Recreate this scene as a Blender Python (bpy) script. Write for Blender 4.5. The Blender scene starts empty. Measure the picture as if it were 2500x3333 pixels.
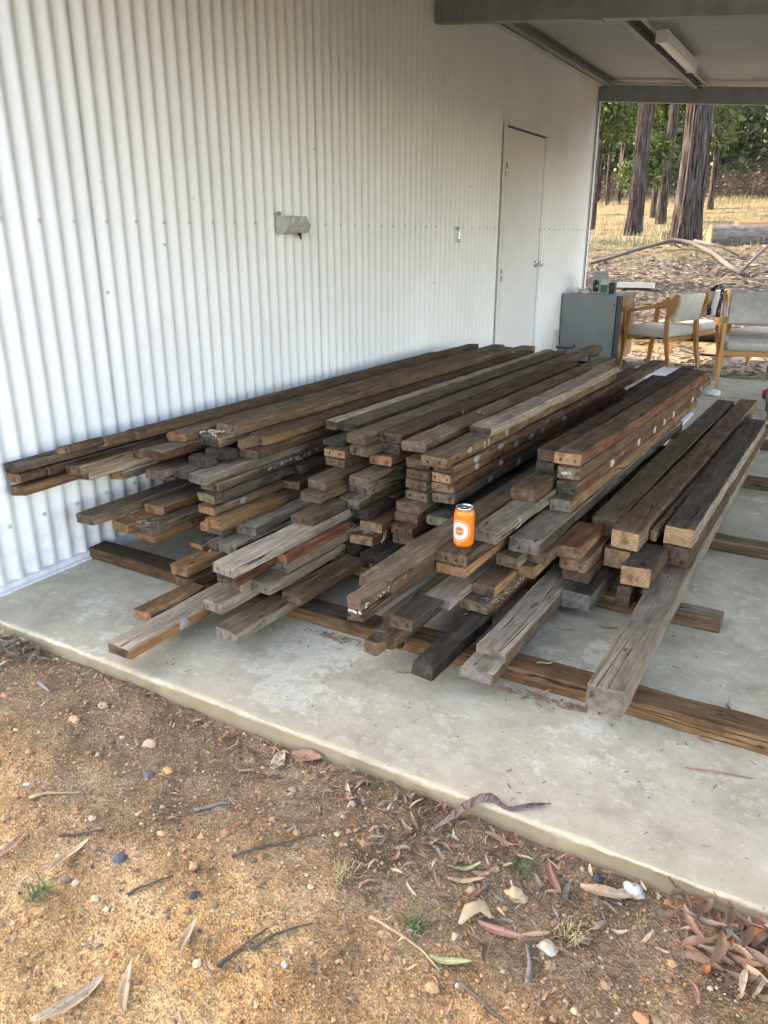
import bpy, bmesh, math, random
import numpy as np
from mathutils import Vector, Matrix, noise
R = math.radians
random.seed(7)
rng = np.random.default_rng(7)
scene = bpy.context.scene
COL = scene.collection

# ------------------------------------------------------------------ camera, sky, sun, exposure
cam_data = bpy.data.cameras.new('camera')
cam = bpy.data.objects.new('camera', cam_data)
COL.objects.link(cam)
cam.location = (2.56, 0.0, 1.27)
cam.rotation_euler = (R(90 - 19.82), 0.0, R(30.1))
cam_data.sensor_fit = 'VERTICAL'
cam_data.sensor_height = 36.0
cam_data.lens = 27.0
cam_data.clip_start = 0.05
cam_data.clip_end = 1500.0
scene.camera = cam

SUN_DIR = Vector((-0.86, 0.03, 0.50)).normalized()      # towards the sun
SUN_EL = math.asin(SUN_DIR.z)
SUN_AZ = math.atan2(SUN_DIR.x, SUN_DIR.y)
world = bpy.data.worlds.new('World')
scene.world = world
world.use_nodes = True
wn, wl = world.node_tree.nodes, world.node_tree.links
wn.clear()
sky = wn.new('ShaderNodeTexSky')
sky.sky_type = 'NISHITA'
sky.sun_disc = False
sky.sun_elevation = SUN_EL
sky.sun_rotation = SUN_AZ
sky.altitude = 200
sky.air_density = 1.0
sky.dust_density = 1.5
sky.ozone_density = 0.3
bg = wn.new('ShaderNodeBackground')
bg.inputs['Strength'].default_value = 0.15
wo = wn.new('ShaderNodeOutputWorld')
wl.new(sky.outputs[0], bg.inputs['Color'])
wl.new(bg.outputs[0], wo.inputs['Surface'])

sun_data = bpy.data.lights.new('sun', 'SUN')
sun_data.energy = 2.0
sun_data.angle = R(0.6)
sun_data.color = (1.0, 0.92, 0.80)
sun = bpy.data.objects.new('sun', sun_data)
COL.objects.link(sun)
sun.rotation_euler = SUN_DIR.to_track_quat('Z', 'Y').to_euler()

vs = scene.view_settings
vs.view_transform = 'Standard'
vs.look = 'None'
vs.gamma = 1.0
vs.use_curve_mapping = False
vs.exposure = 3.06
vs.use_white_balance = True
vs.white_balance_temperature = 7700
vs.white_balance_tint = 18
scene.cycles.use_denoising = True
scene.cycles.use_adaptive_sampling = True
scene.cycles.adaptive_threshold = 0.03
scene.cycles.max_bounces = 5
scene.cycles.diffuse_bounces = 4
scene.cycles.glossy_bounces = 2
scene.cycles.transparent_max_bounces = 6
scene.cycles.caustics_reflective = False
scene.cycles.caustics_refractive = False
scene.cycles.sample_clamp_indirect = 6.0

# ------------------------------------------------------------------ node material helpers
class NT:
    def __init__(self, name):
        self.m = bpy.data.materials.new(name)
        self.m.use_nodes = True
        self.n = self.m.node_tree.nodes
        self.l = self.m.node_tree.links
        self.n.clear()
        self.out = self.n.new('ShaderNodeOutputMaterial')
        self.b = self.n.new('ShaderNodeBsdfPrincipled')
        self.l.new(self.b.outputs[0], self.out.inputs['Surface'])
        self.tc = None
    def set(self, sock, v):
        if isinstance(v, (int, float)):
            sock.default_value = v
        elif isinstance(v, (tuple, list)):
            sock.default_value = (*v, 1.0) if len(v) == 3 and sock.type == 'RGBA' else v
        else:
            self.l.new(v, sock)
    def node(self, t, **kw):
        nd = self.n.new(t)
        for k, v in kw.items():
            if k.startswith('_'):
                setattr(nd, k[1:], v)
            else:
                self.set(nd.inputs[k.replace('__', ' ')], v)
        return nd
    def coord(self, kind='Object'):
        if self.tc is None:
            self.tc = self.n.new('ShaderNodeTexCoord')
        return self.tc.outputs[kind]
    def world(self):
        return self.node('ShaderNodeNewGeometry').outputs['Position']
    def mapping(self, vec, scale=(1, 1, 1), loc=(0, 0, 0), rot=(0, 0, 0)):
        nd = self.n.new('ShaderNodeMapping')
        self.l.new(vec, nd.inputs[0])
        self.set(nd.inputs['Location'], loc) if not isinstance(loc, tuple) else setattr(nd.inputs['Location'], 'default_value', loc)
        nd.inputs['Rotation'].default_value = rot
        nd.inputs['Scale'].default_value = scale
        return nd.outputs[0]
    def noise(self, vec, scale, detail=4, rough=0.55, dist=0.0):
        nd = self.n.new('ShaderNodeTexNoise')
        self.l.new(vec, nd.inputs['Vector'])
        nd.inputs['Scale'].default_value = scale
        nd.inputs['Detail'].default_value = detail
        nd.inputs['Roughness'].default_value = rough
        nd.inputs['Distortion'].default_value = dist
        return nd.outputs['Fac']
    def voronoi(self, vec, scale, feature='F1', out='Distance', rand=1.0):
        nd = self.n.new('ShaderNodeTexVoronoi')
        nd.feature = feature
        self.l.new(vec, nd.inputs['Vector'])
        nd.inputs['Scale'].default_value = scale
        nd.inputs['Randomness'].default_value = rand
        return nd.outputs[out]
    def ramp(self, fac, stops, interp='LINEAR'):
        nd = self.n.new('ShaderNodeValToRGB')
        nd.color_ramp.interpolation = interp
        e = nd.color_ramp.elements
        while len(e) < len(stops):
            e.new(0.5)
        for el, (p, c) in zip(e, stops):
            el.position = p
            el.color = (*c, 1) if len(c) == 3 else c
        self.l.new(fac, nd.inputs[0])
        return nd.outputs[0]
    def mix(self, fac, a, b, mode='MIX'):
        nd = self.n.new('ShaderNodeMix')
        nd.data_type = 'RGBA'
        nd.blend_type = mode
        self.set(nd.inputs[0], fac)
        self.set(nd.inputs[6], a)
        self.set(nd.inputs[7], b)
        return nd.outputs[2]
    def math(self, op, a, b=0.0, c=None, clamp=False):
        nd = self.n.new('ShaderNodeMath')
        nd.operation = op
        nd.use_clamp = clamp
        self.set(nd.inputs[0], a)
        self.set(nd.inputs[1], b)
        if c is not None:
            self.set(nd.inputs[2], c)
        return nd.outputs[0]
    def maprange(self, v, a, b, c=0.0, d=1.0):
        nd = self.n.new('ShaderNodeMapRange')
        self.l.new(v, nd.inputs[0])
        for i, x in enumerate((a, b, c, d)):
            nd.inputs[i + 1].default_value = x
        return nd.outputs[0]
    def bump(self, h, strength=0.3, dist=0.005, normal=None):
        nd = self.n.new('ShaderNodeBump')
        nd.inputs['Strength'].default_value = strength
        nd.inputs['Distance'].default_value = dist
        self.l.new(h, nd.inputs['Height'])
        if normal is not None:
            self.l.new(normal, nd.inputs['Normal'])
        self.l.new(nd.outputs[0], self.b.inputs['Normal'])
        return nd.outputs[0]
    def col(self, c): self.set(self.b.inputs['Base Color'], c)
    def rough(self, r): self.set(self.b.inputs['Roughness'], r)
    def metal(self, r): self.b.inputs['Metallic'].default_value = r
    def spec(self, r): self.b.inputs['Specular IOR Level'].default_value = r
    def rnd(self):
        return self.node('ShaderNodeObjectInfo').outputs['Random']

def simple(name, c, rough=0.6, metal=0.0, var=0.12, scale=12.0, bump=0.0):
    t = NT(name)
    v = t.coord()
    f = t.noise(v, scale, 5)
    t.col(t.ramp(f, [(0.3, tuple(x * (1 - var) for x in c)), (0.7, tuple(min(1, x * (1 + var)) for x in c))]))
    t.rough(rough)
    t.metal(metal)
    if bump:
        t.bump(t.noise(v, scale * 6, 4), bump, 0.003)
    return t.m

# ---- timber
def wood(name, dark, mid, light, stain=0.5, crack=1.0, dust=None):
    t = NT(name)
    oi = t.node('ShaderNodeObjectInfo').outputs['Random']
    off = t.node('ShaderNodeCombineXYZ', X=t.math('MULTIPLY', oi, 37.0), Y=t.math('MULTIPLY', oi, 91.0), Z=t.math('MULTIPLY', oi, 53.0)).outputs[0]
    add = t.n.new('ShaderNodeVectorMath'); add.operation = 'ADD'
    t.l.new(t.coord(), add.inputs[0]); t.l.new(off, add.inputs[1])
    v = add.outputs[0]
    g = t.noise(t.mapping(v, (170, 7.0, 170)), 1.0, 3, 0.65)              # fine grain along the length
    fig = t.noise(t.mapping(v, (24, 3.2, 24)), 1.0, 4, 0.65, 0.5)         # broad figure
    blot = t.noise(t.mapping(v, (13, 8.0, 13)), 1.0, 5, 0.7)              # weather stains
    base = t.ramp(fig, [(0.30, dark), (0.50, mid), (0.70, light)])
    c = t.mix(0.8, base, t.ramp(g, [(0.30, (0.58, 0.56, 0.54)), (0.52, (1.0, 1.0, 1.0)), (0.75, (1.3, 1.28, 1.25))]), 'MULTIPLY')
    c = t.mix(t.math('MULTIPLY', t.maprange(blot, 0.54, 0.66), stain), c, tuple(x * 0.30 for x in dark))
    c = t.mix(t.math('MULTIPLY', t.maprange(blot, 0.46, 0.36), 0.35), c, tuple(min(1, x * 1.25) for x in light))
    # drying checks: dark splits along the length, in places
    cr = t.voronoi(t.mapping(v, (36, 1.1, 36)), 1.0, 'DISTANCE_TO_EDGE')
    crm = t.math('MULTIPLY', t.maprange(cr, 0.0, 0.040, 1.0, 0.0), t.maprange(fig, 0.50, 0.58))
    crm = t.math('MULTIPLY', crm, crack)
    c = t.mix(crm, c, (0.008, 0.006, 0.005))
    # nail holes with black stain, pale flecks
    nh = t.voronoi(t.mapping(v, (15, 6.0, 15)), 1.0)
    c = t.mix(t.maprange(nh, 0.035, 0.11, 0.9, 0.0), c, (0.008, 0.006, 0.005))
    sp = t.voronoi(t.mapping(v, (80, 60, 80)), 1.0)
    c = t.mix(t.math('MULTIPLY', t.maprange(sp, 0.05, 0.11, 1.0, 0.0), t.maprange(blot, 0.52, 0.44)), c, (0.30, 0.265, 0.22))
    br = t.math('ADD', t.math('MULTIPLY', oi, 0.8), 0.64)
    c = t.mix(1.0, c, t.node('ShaderNodeCombineColor', Red=br, Green=br, Blue=br).outputs[0], 'MULTIPLY')
    t.col(c)
    t.rough(0.85)
    t.spec(0.2)
    h = t.math('SUBTRACT', t.math('MULTIPLY', g, 0.7), t.math('MULTIPLY', crm, 1.6))
    h = t.math('ADD', h, t.math('MULTIPLY', fig, 0.8))
    t.bump(h, 0.8, 0.005)
    return t.m

def wood_end(name, dark, mid, light, holes=0.9, ring=70.0, ringk=0.32):
    t = NT(name)
    oi = t.node('ShaderNodeObjectInfo').outputs['Random']
    off = t.node('ShaderNodeCombineXYZ', X=t.math('MULTIPLY', oi, 17.0), Y=t.math('MULTIPLY', oi, 31.0), Z=t.math('MULTIPLY', oi, 23.0)).outputs[0]
    add = t.n.new('ShaderNodeVectorMath'); add.operation = 'ADD'
    t.l.new(t.coord(), add.inputs[0]); t.l.new(off, add.inputs[1])
    v = add.outputs[0]
    # growth rings: arcs about a pith some way below the board
    xyz = t.node('ShaderNodeSeparateXYZ', Vector=t.coord())
    dx = t.math('SUBTRACT', xyz.outputs[0], t.math('MULTIPLY', t.math('SUBTRACT', oi, 0.5), 0.16))
    dz = t.math('ADD', xyz.outputs[2], 0.07)
    rad = t.math('SQRT', t.math('ADD', t.math('MULTIPLY', dx, dx), t.math('MULTIPLY', dz, dz)))
    rad = t.math('ADD', rad, t.math('MULTIPLY', t.noise(v, 40.0, 3), 0.006))
    rings = t.math('SINE', t.math('MULTIPLY', rad, ring * 14))
    rings = t.maprange(rings, -1.0, 1.0)
    n1 = t.noise(v, 45.0, 5, 0.6)
    base = t.ramp(n1, [(0.30, dark), (0.52, mid), (0.75, light)])
    c = t.mix(t.math('MULTIPLY', rings, ringk), base, tuple(x * 0.55 for x in mid))
    st = t.noise(v, 22.0, 4)
    c = t.mix(t.math('MULTIPLY', t.maprange(st, 0.52, 0.68), 0.75), c, tuple(x * 0.35 for x in dark))
    # pair of nail stains
    if holes:
        ax = t.math('ABSOLUTE', xyz.outputs[0])
        hx = t.math('SUBTRACT', ax, t.math('ADD', 0.016, t.math('MULTIPLY', oi, 0.014)))
        hz = t.math('SUBTRACT', xyz.outputs[2], 0.018)
        hr = t.math('SQRT', t.math('ADD', t.math('MULTIPLY', hx, hx), t.math('MULTIPLY', t.math('MULTIPLY', hz, hz), 0.5)))
        hr = t.math('ADD', hr, t.math('MULTIPLY', t.math('SUBTRACT', t.noise(v, 90.0, 3), 0.5), 0.008))
        hk = t.math('MULTIPLY', t.maprange(hr, 0.002, 0.0070, holes, 0.0), t.maprange(t.math('FRACT', t.math('MULTIPLY', oi, 7.31)), 0.30, 0.62))
        c = t.mix(hk, c, (0.012, 0.010, 0.009))
    br = t.math('ADD', t.math('MULTIPLY', oi, 0.5), 0.75)
    c = t.mix(1.0, c, t.node('ShaderNodeCombineColor', Red=br, Green=br, Blue=br).outputs[0], 'MULTIPLY')
    t.col(c)
    t.rough(0.85)
    t.spec(0.2)
    t.bump(t.math('ADD', n1, t.math('MULTIPLY', rings, 0.3)), 0.5, 0.003)
    return t.m

FACE = {
 'gr': wood('weathered_grey_timber', (0.147, 0.112, 0.077), (0.267, 0.206, 0.146), (0.400, 0.316, 0.226), 0.35),
 'gb': wood('grey_brown_timber', (0.077, 0.050, 0.030), (0.142, 0.095, 0.056), (0.221, 0.154, 0.095), 0.45),
 'br': wood('brown_timber', (0.050, 0.029, 0.015), (0.100, 0.059, 0.032), (0.167, 0.102, 0.056), 0.5),
 'tb': wood('tan_brown_timber', (0.091, 0.047, 0.022), (0.176, 0.095, 0.043), (0.265, 0.154, 0.077), 0.45),
 'kg': wood('dark_grey_timber', (0.039, 0.028, 0.019), (0.077, 0.057, 0.039), (0.133, 0.100, 0.068), 0.55),
 'bl': wood('blackened_timber', (0.016, 0.013, 0.009), (0.039, 0.031, 0.023), (0.083, 0.067, 0.050), 0.5),
 're': wood('reddish_timber', (0.070, 0.027, 0.013), (0.136, 0.056, 0.028), (0.208, 0.098, 0.053), 0.45),
 'or': wood('orange_brown_timber', (0.153, 0.070, 0.029), (0.252, 0.124, 0.052), (0.333, 0.180, 0.081), 0.4, 0.7),
}
FACE['ta'] = FACE['tb']; FACE['mo'] = FACE['gb']; FACE['pi'] = FACE['tb']
END = {
 'gr': wood_end('grey_end_grain', (0.103, 0.085, 0.068), (0.198, 0.165, 0.135), (0.283, 0.238, 0.195), 0.6),
 'gb': wood_end('grey_brown_end_grain', (0.075, 0.054, 0.037), (0.143, 0.101, 0.069), (0.220, 0.163, 0.114)),
 'br': wood_end('brown_end_grain', (0.062, 0.039, 0.026), (0.125, 0.077, 0.050), (0.192, 0.127, 0.083)),
 'tb': wood_end('tan_brown_end_grain', (0.099, 0.056, 0.032), (0.190, 0.113, 0.064), (0.281, 0.178, 0.102)),
 'kg': wood_end('dark_end_grain', (0.030, 0.025, 0.020), (0.068, 0.054, 0.042), (0.136, 0.107, 0.082)),
 'bl': wood_end('black_end_grain', (0.012, 0.010, 0.008), (0.031, 0.026, 0.020), (0.084, 0.069, 0.052), 0.4),
 're': wood_end('reddish_end_grain', (0.073, 0.035, 0.023), (0.148, 0.076, 0.047), (0.230, 0.130, 0.085)),
 'or': wood_end('orange_end_grain', (0.162, 0.077, 0.039), (0.277, 0.139, 0.070), (0.376, 0.212, 0.117), 0.5),
 'ta': wood_end('tan_end_grain', (0.180, 0.098, 0.051), (0.311, 0.184, 0.098), (0.414, 0.263, 0.155)),
 'mo': wood_end('mossy_end_grain', (0.072, 0.057, 0.032), (0.159, 0.124, 0.071), (0.288, 0.236, 0.157), 0.7),
 'pi': wood_end('fresh_cut_end_grain', (0.30, 0.17, 0.085), (0.40, 0.24, 0.125), (0.50, 0.32, 0.18), 0.0, 42.0, 0.6),
}

def metal_paint(name, c, rough=0.45, dirt=0.12, scale=1.3):
    t = NT(name)
    v = t.world()
    n = t.noise(v, scale, 6, 0.6)
    c1 = t.ramp(n, [(0.3, tuple(x * (1 - dirt) for x in c)), (0.65, c)])
    st = t.noise(t.mapping(v, (26, 26, 1.1)), 1.0, 4, 0.6)
    c1 = t.mix(t.math('MULTIPLY', t.maprange(st, 0.58, 0.74), 0.10), c1, tuple(x * 0.55 for x in c))
    sp = t.voronoi(v, 7.0)
    c1 = t.mix(t.math('MULTIPLY', t.maprange(sp, 0.03, 0.06, 0.7, 0.0), t.maprange(n, 0.45, 0.55)), c1, (0.16, 0.14, 0.12))
    wz = t.node('ShaderNodeSeparateXYZ', Vector=v).outputs[2]
    spl = t.math('MULTIPLY', t.maprange(wz, 0.0, 0.30, 1.0, 0.0), t.maprange(t.noise(v, 18.0, 5, 0.7), 0.48, 0.62))
    c1 = t.mix(t.math('MULTIPLY', spl, 0.35), c1, (0.30, 0.24, 0.17))
    t.col(c1)
    t.rough(t.maprange(n, 0.2, 0.8, rough - 0.06, rough + 0.12))
    t.spec(0.4)
    return t.m

M = {}
M['white_steel'] = metal_paint('white_painted_steel', (0.76, 0.76, 0.745))
M['door_paint'] = metal_paint('door_paint', (0.70, 0.69, 0.66), 0.5)
M['flashing'] = metal_paint('flashing_paint', (0.72, 0.73, 0.74), 0.4)
M['roof_steel'] = metal_paint('roof_underside_steel', (0.45, 0.45, 0.445), 0.42)
M['galv'] = simple('galvanised_steel', (0.27, 0.275, 0.27), 0.42, 0.65, 0.18, 9.0)
M['galv_dull'] = simple('galvanised_steel_dull', (0.26, 0.275, 0.285), 0.5, 0.35, 0.15, 7.0)
M['chrome'] = simple('brushed_metal', (0.62, 0.60, 0.57), 0.22, 1.0, 0.08, 20)
M['grey_plastic'] = simple('grey_plastic', (0.42, 0.42, 0.385), 0.45, 0, 0.06, 30)
M['grey_plastic2'] = simple('grey_plastic_light', (0.52, 0.52, 0.49), 0.4, 0, 0.05, 30)
M['dark_plastic'] = simple('dark_plastic', (0.035, 0.035, 0.035), 0.5, 0, 0.15, 30)
M['white_plastic'] = simple('white_plastic', (0.74, 0.75, 0.78), 0.4, 0, 0.05, 15)
M['diffuser'] = simple('acrylic_diffuser', (0.70, 0.69, 0.66), 0.25, 0, 0.08, 25)
M['conduit'] = simple('conduit_grey', (0.46, 0.47, 0.46), 0.45, 0, 0.06, 20)
M['dark_gap'] = simple('dark_gap', (0.03, 0.028, 0.026), 0.8)
M['red_plastic'] = simple('red_plastic', (0.30, 0.015, 0.03), 0.4, 0, 0.12, 20)
M['black_rubber'] = simple('black_rubber', (0.012, 0.012, 0.013), 0.6, 0, 0.3, 20)
M['glue'] = simple('dried_filler', (0.26, 0.235, 0.20), 0.8, 0, 0.12, 60)
M['glue_green'] = simple('dried_green_filler', (0.13, 0.15, 0.145), 0.8, 0, 0.15, 60)
M['paint_white'] = simple('white_paint_fleck', (0.40, 0.385, 0.355), 0.7, 0, 0.1, 60)

# ------------------------------------------------------------------ object helpers
def link(name, me, mats=(), parent=None, loc=None, rot=None):
    o = bpy.data.objects.new(name, me)
    COL.objects.link(o)
    if me is not None and mats:
        for m in (mats if isinstance(mats, (list, tuple)) else [mats]):
            me.materials.append(m)
    if parent is not None:
        o.parent = parent
    if loc is not None:
        o.location = loc
    if rot is not None:
        o.rotation_euler = rot
    return o
def tag(o, label, cat, group=None):
    o['label'] = label
    o['category'] = cat
    if group:
        o['group'] = group
    return o
def kind(o, k, label=None):
    o['kind'] = k
    if label:
        o['label'] = label
    return o
def empty(name, loc=(0, 0, 0), rz=0.0):
    o = bpy.data.objects.new(name, None)
    o.empty_display_size = 0.1
    COL.objects.link(o)
    o.location = loc
    o.rotation_euler = (0, 0, rz)
    return o
def mesh_from(name, verts, faces, smooth=False, mat_idx=None):
    me = bpy.data.meshes.new(name)
    me.from_pydata([tuple(map(float, v)) for v in verts], [], [tuple(int(i) for i in f) for f in faces])
    if mat_idx is not None:
        me.polygons.foreach_set('material_index', mat_idx)
    if smooth:
        me.polygons.foreach_set('use_smooth', [True] * len(me.polygons))
    me.update()
    return me
class MB:
    def __init__(self):
        self.v = []; self.f = []; self.mi = []
    def add(self, vs_, fs_, mi=0):
        b = len(self.v)
        self.v += [tuple(p) for p in vs_]
        self.f += [tuple(b + i for i in f) for f in fs_]
        self.mi += [mi] * len(fs_)
        return self
    def box(self, x0, x1, y0, y1, z0, z1, mi=0, c=0.0, M_=None):
        if c <= 0:
            p = [(x, y, z) for z in (z0, z1) for y in (y0, y1) for x in (x0, x1)]
            f = [(0, 2, 3, 1), (4, 5, 7, 6), (0, 1, 5, 4), (2, 6, 7, 3), (0, 4, 6, 2), (1, 3, 7, 5)]
        else:
            bm = bmesh.new()
            bmesh.ops.create_cube(bm, size=1.0)
            for v in bm.verts:
                v.co = Vector(((x0 + x1) / 2 + v.co.x * (x1 - x0), (y0 + y1) / 2 + v.co.y * (y1 - y0), (z0 + z1) / 2 + v.co.z * (z1 - z0)))
            bmesh.ops.bevel(bm, geom=bm.edges[:], offset=c, segments=2, profile=0.6, affect='EDGES')
            p = [v.co.copy() for v in bm.verts]
            for i, v in enumerate(bm.verts): v.index = i
            f = [[v.index for v in fc.verts] for fc in bm.faces]
            bm.free()
        if M_ is not None:
            p = [M_ @ Vector(q) for q in p]
        return self.add(p, f, mi)
    def tube(self, pts, rad, n=8, mi=0, cap=True, flat=1.0, up=None):
        pts = [Vector(p) for p in pts]
        if isinstance(rad, (int, float)):
            rad = [rad] * len(pts)
        rings = []
        prev = None
        for i, p in enumerate(pts):
            d = (pts[min(i + 1, len(pts) - 1)] - pts[max(i - 1, 0)]).normalized()
            a = up if up is not None else (prev if prev is not None else (Vector((0, 0, 1)) if abs(d.z) < 0.9 else Vector((1, 0, 0))))
            s = d.cross(a)
            if s.length < 1e-5:
                s = d.cross(Vector((0.3, 1, 0.2)))
            s.normalize()
            u = s.cross(d).normalized()
            prev = u
            rings.append([p + (s * math.cos(2 * math.pi * k / n) + u * (math.sin(2 * math.pi * k / n) * flat)) * rad[i] for k in range(n)])
        vs_ = [q for r in rings for q in r]
        fs_ = []
        for i in range(len(pts) - 1):
            for k in range(n):
                fs_.append((i * n + k, i * n + (k + 1) % n, (i + 1) * n + (k + 1) % n, (i + 1) * n + k))
        if cap:
            fs_.append(tuple(range(n - 1, -1, -1)))
            fs_.append(tuple((len(pts) - 1) * n + k for k in range(n)))
        return self.add(vs_, fs_, mi)
    def lathe(self, prof, n=20, mi=0, origin=(0, 0, 0), axis='Z', closed=True):
        o = Vector(origin)
        vs_ = []
        for r, h in prof:
            for k in range(n):
                a = 2 * math.pi * k / n
                q = (r * math.cos(a), r * math.sin(a), h)
                if axis == 'X': q = (h, q[0], q[1])
                if axis == 'Y': q = (q[0], h, q[1])
                vs_.append(o + Vector(q))
        fs_ = []
        for i in range(len(prof) - 1):
            for k in range(n):
                fs_.append((i * n + k, i * n + (k + 1) % n, (i + 1) * n + (k + 1) % n, (i + 1) * n + k))
        if closed:
            fs_.append(tuple(range(n - 1, -1, -1)))
            fs_.append(tuple((len(prof) - 1) * n + k for k in range(n)))
        return self.add(vs_, fs_, mi)
    def mesh(self, name, smooth=False):
        return mesh_from(name, self.v, self.f, smooth, self.mi)
    def obj(self, name, mats, parent=None, smooth=False, loc=None, rot=None):
        return link(name, self.mesh(name, smooth), mats, parent, loc, rot)
def autosmooth(o, ang=40):
    me = o.data
    me.polygons.foreach_set('use_smooth', [True] * len(me.polygons))
    bm = bmesh.new(); bm.from_mesh(me)
    for e in bm.edges:
        if len(e.link_faces) == 2 and e.calc_face_angle(0) > R(ang):
            e.smooth = False
    bm.to_mesh(me); bm.free()
    return o

# smooth value noise on arrays
def vnoise(x, y, seed=0):
    def h(ix, iy):
        n = (ix * 374761393 + iy * 668265263 + seed * 1442695041) & 0x7fffffff
        n = ((n ^ (n >> 13)) * 1274126177) & 0x7fffffff
        return ((n ^ (n >> 16)) & 0xffff) / 65535.0
    ix, iy = np.floor(x).astype(np.int64), np.floor(y).astype(np.int64)
    fx, fy = x - ix, y - iy
    ux, uy = fx * fx * (3 - 2 * fx), fy * fy * (3 - 2 * fy)
    return (h(ix, iy) * (1 - ux) + h(ix + 1, iy) * ux) * (1 - uy) + (h(ix, iy + 1) * (1 - ux) + h(ix + 1, iy + 1) * ux) * uy
def fbm(x, y, o=4, seed=0):
    s, a, t = 0.0, 1.0, 0.0
    for i in range(o):
        s = s + a * vnoise(x, y, seed + i * 17); t += a
        x, y, a = x * 2.03, y * 2.03, a * 0.5
    return s / t
def grid(xs, ys, zf):
    X, Y = np.meshgrid(xs, ys)
    Zz = zf(X, Y)
    v = np.stack([X.ravel(), Y.ravel(), Zz.ravel()], 1)
    nx, ny = len(xs), len(ys)
    i = (np.arange(ny - 1)[:, None] * nx + np.arange(nx - 1)[None, :]).ravel()
    f = np.stack([i, i + 1, i + nx + 1, i + nx], 1)
    return v, f
def fast_mesh(name, v, f, smooth=True):
    """numpy quads or tris -> mesh"""
    me = bpy.data.meshes.new(name)
    v = np.asarray(v, dtype=np.float32); f = np.asarray(f, dtype=np.int32)
    k = f.shape[1]
    me.vertices.add(len(v)); me.vertices.foreach_set('co', v.ravel())
    me.loops.add(f.size); me.loops.foreach_set('vertex_index', f.ravel())
    me.polygons.add(len(f))
    me.polygons.foreach_set('loop_start', np.arange(0, f.size, k, dtype=np.int32))
    me.polygons.foreach_set('loop_total', np.full(len(f), k, dtype=np.int32))
    me.polygons.foreach_set('use_smooth', np.full(len(f), smooth))
    me.update(calc_edges=True)
    return me

# ------------------------------------------------------------------ terrain
KY = [-400, 7.6, 8.6, 9.4, 10.5, 12.5, 14.5, 21, 27, 34, 40, 60, 120, 400]
KZ = [-0.058, -0.058, -0.035, 0.0, 0.16, 0.62, 1.04, 1.29, 1.75, 2.5, 3.4, 9.5, 32.0, 70.0]
def zg(X, Y):
    X = np.asarray(X, float); Y = np.asarray(Y, float)
    z = np.interp(Y, KY, KZ)
    back = np.clip((Y - 8.2) / 2.0, 0, 1)
    z = z + back * ((fbm(X * 0.9, Y * 0.9, 4, 3) - 0.5) * 0.16 + (fbm(X * 0.16, Y * 0.16, 3, 9) - 0.5) * 0.5 * np.clip((Y - 14) / 10, 0, 1))
    near = 1.0 - np.clip((np.abs(Y - 0.4) - 1.0) / 1.2, 0, 1)
    d = (fbm(X * 2.2, Y * 2.2, 3, 5) - 0.5) * 0.030 + (fbm(X * 11, Y * 11, 4, 6) - 0.5) * 0.014 + (fbm(X * 55, Y * 55, 3, 8) - 0.5) * 0.0095
    z = z + near * d
    # shallow scour along the slab and litter banked against it
    z = z + near * 0.014 * np.exp(-((Y - 1.36) / 0.07) ** 2)
    return z
def zg1(x, y): return float(zg(np.array([x]), np.array([y]))[0])

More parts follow.
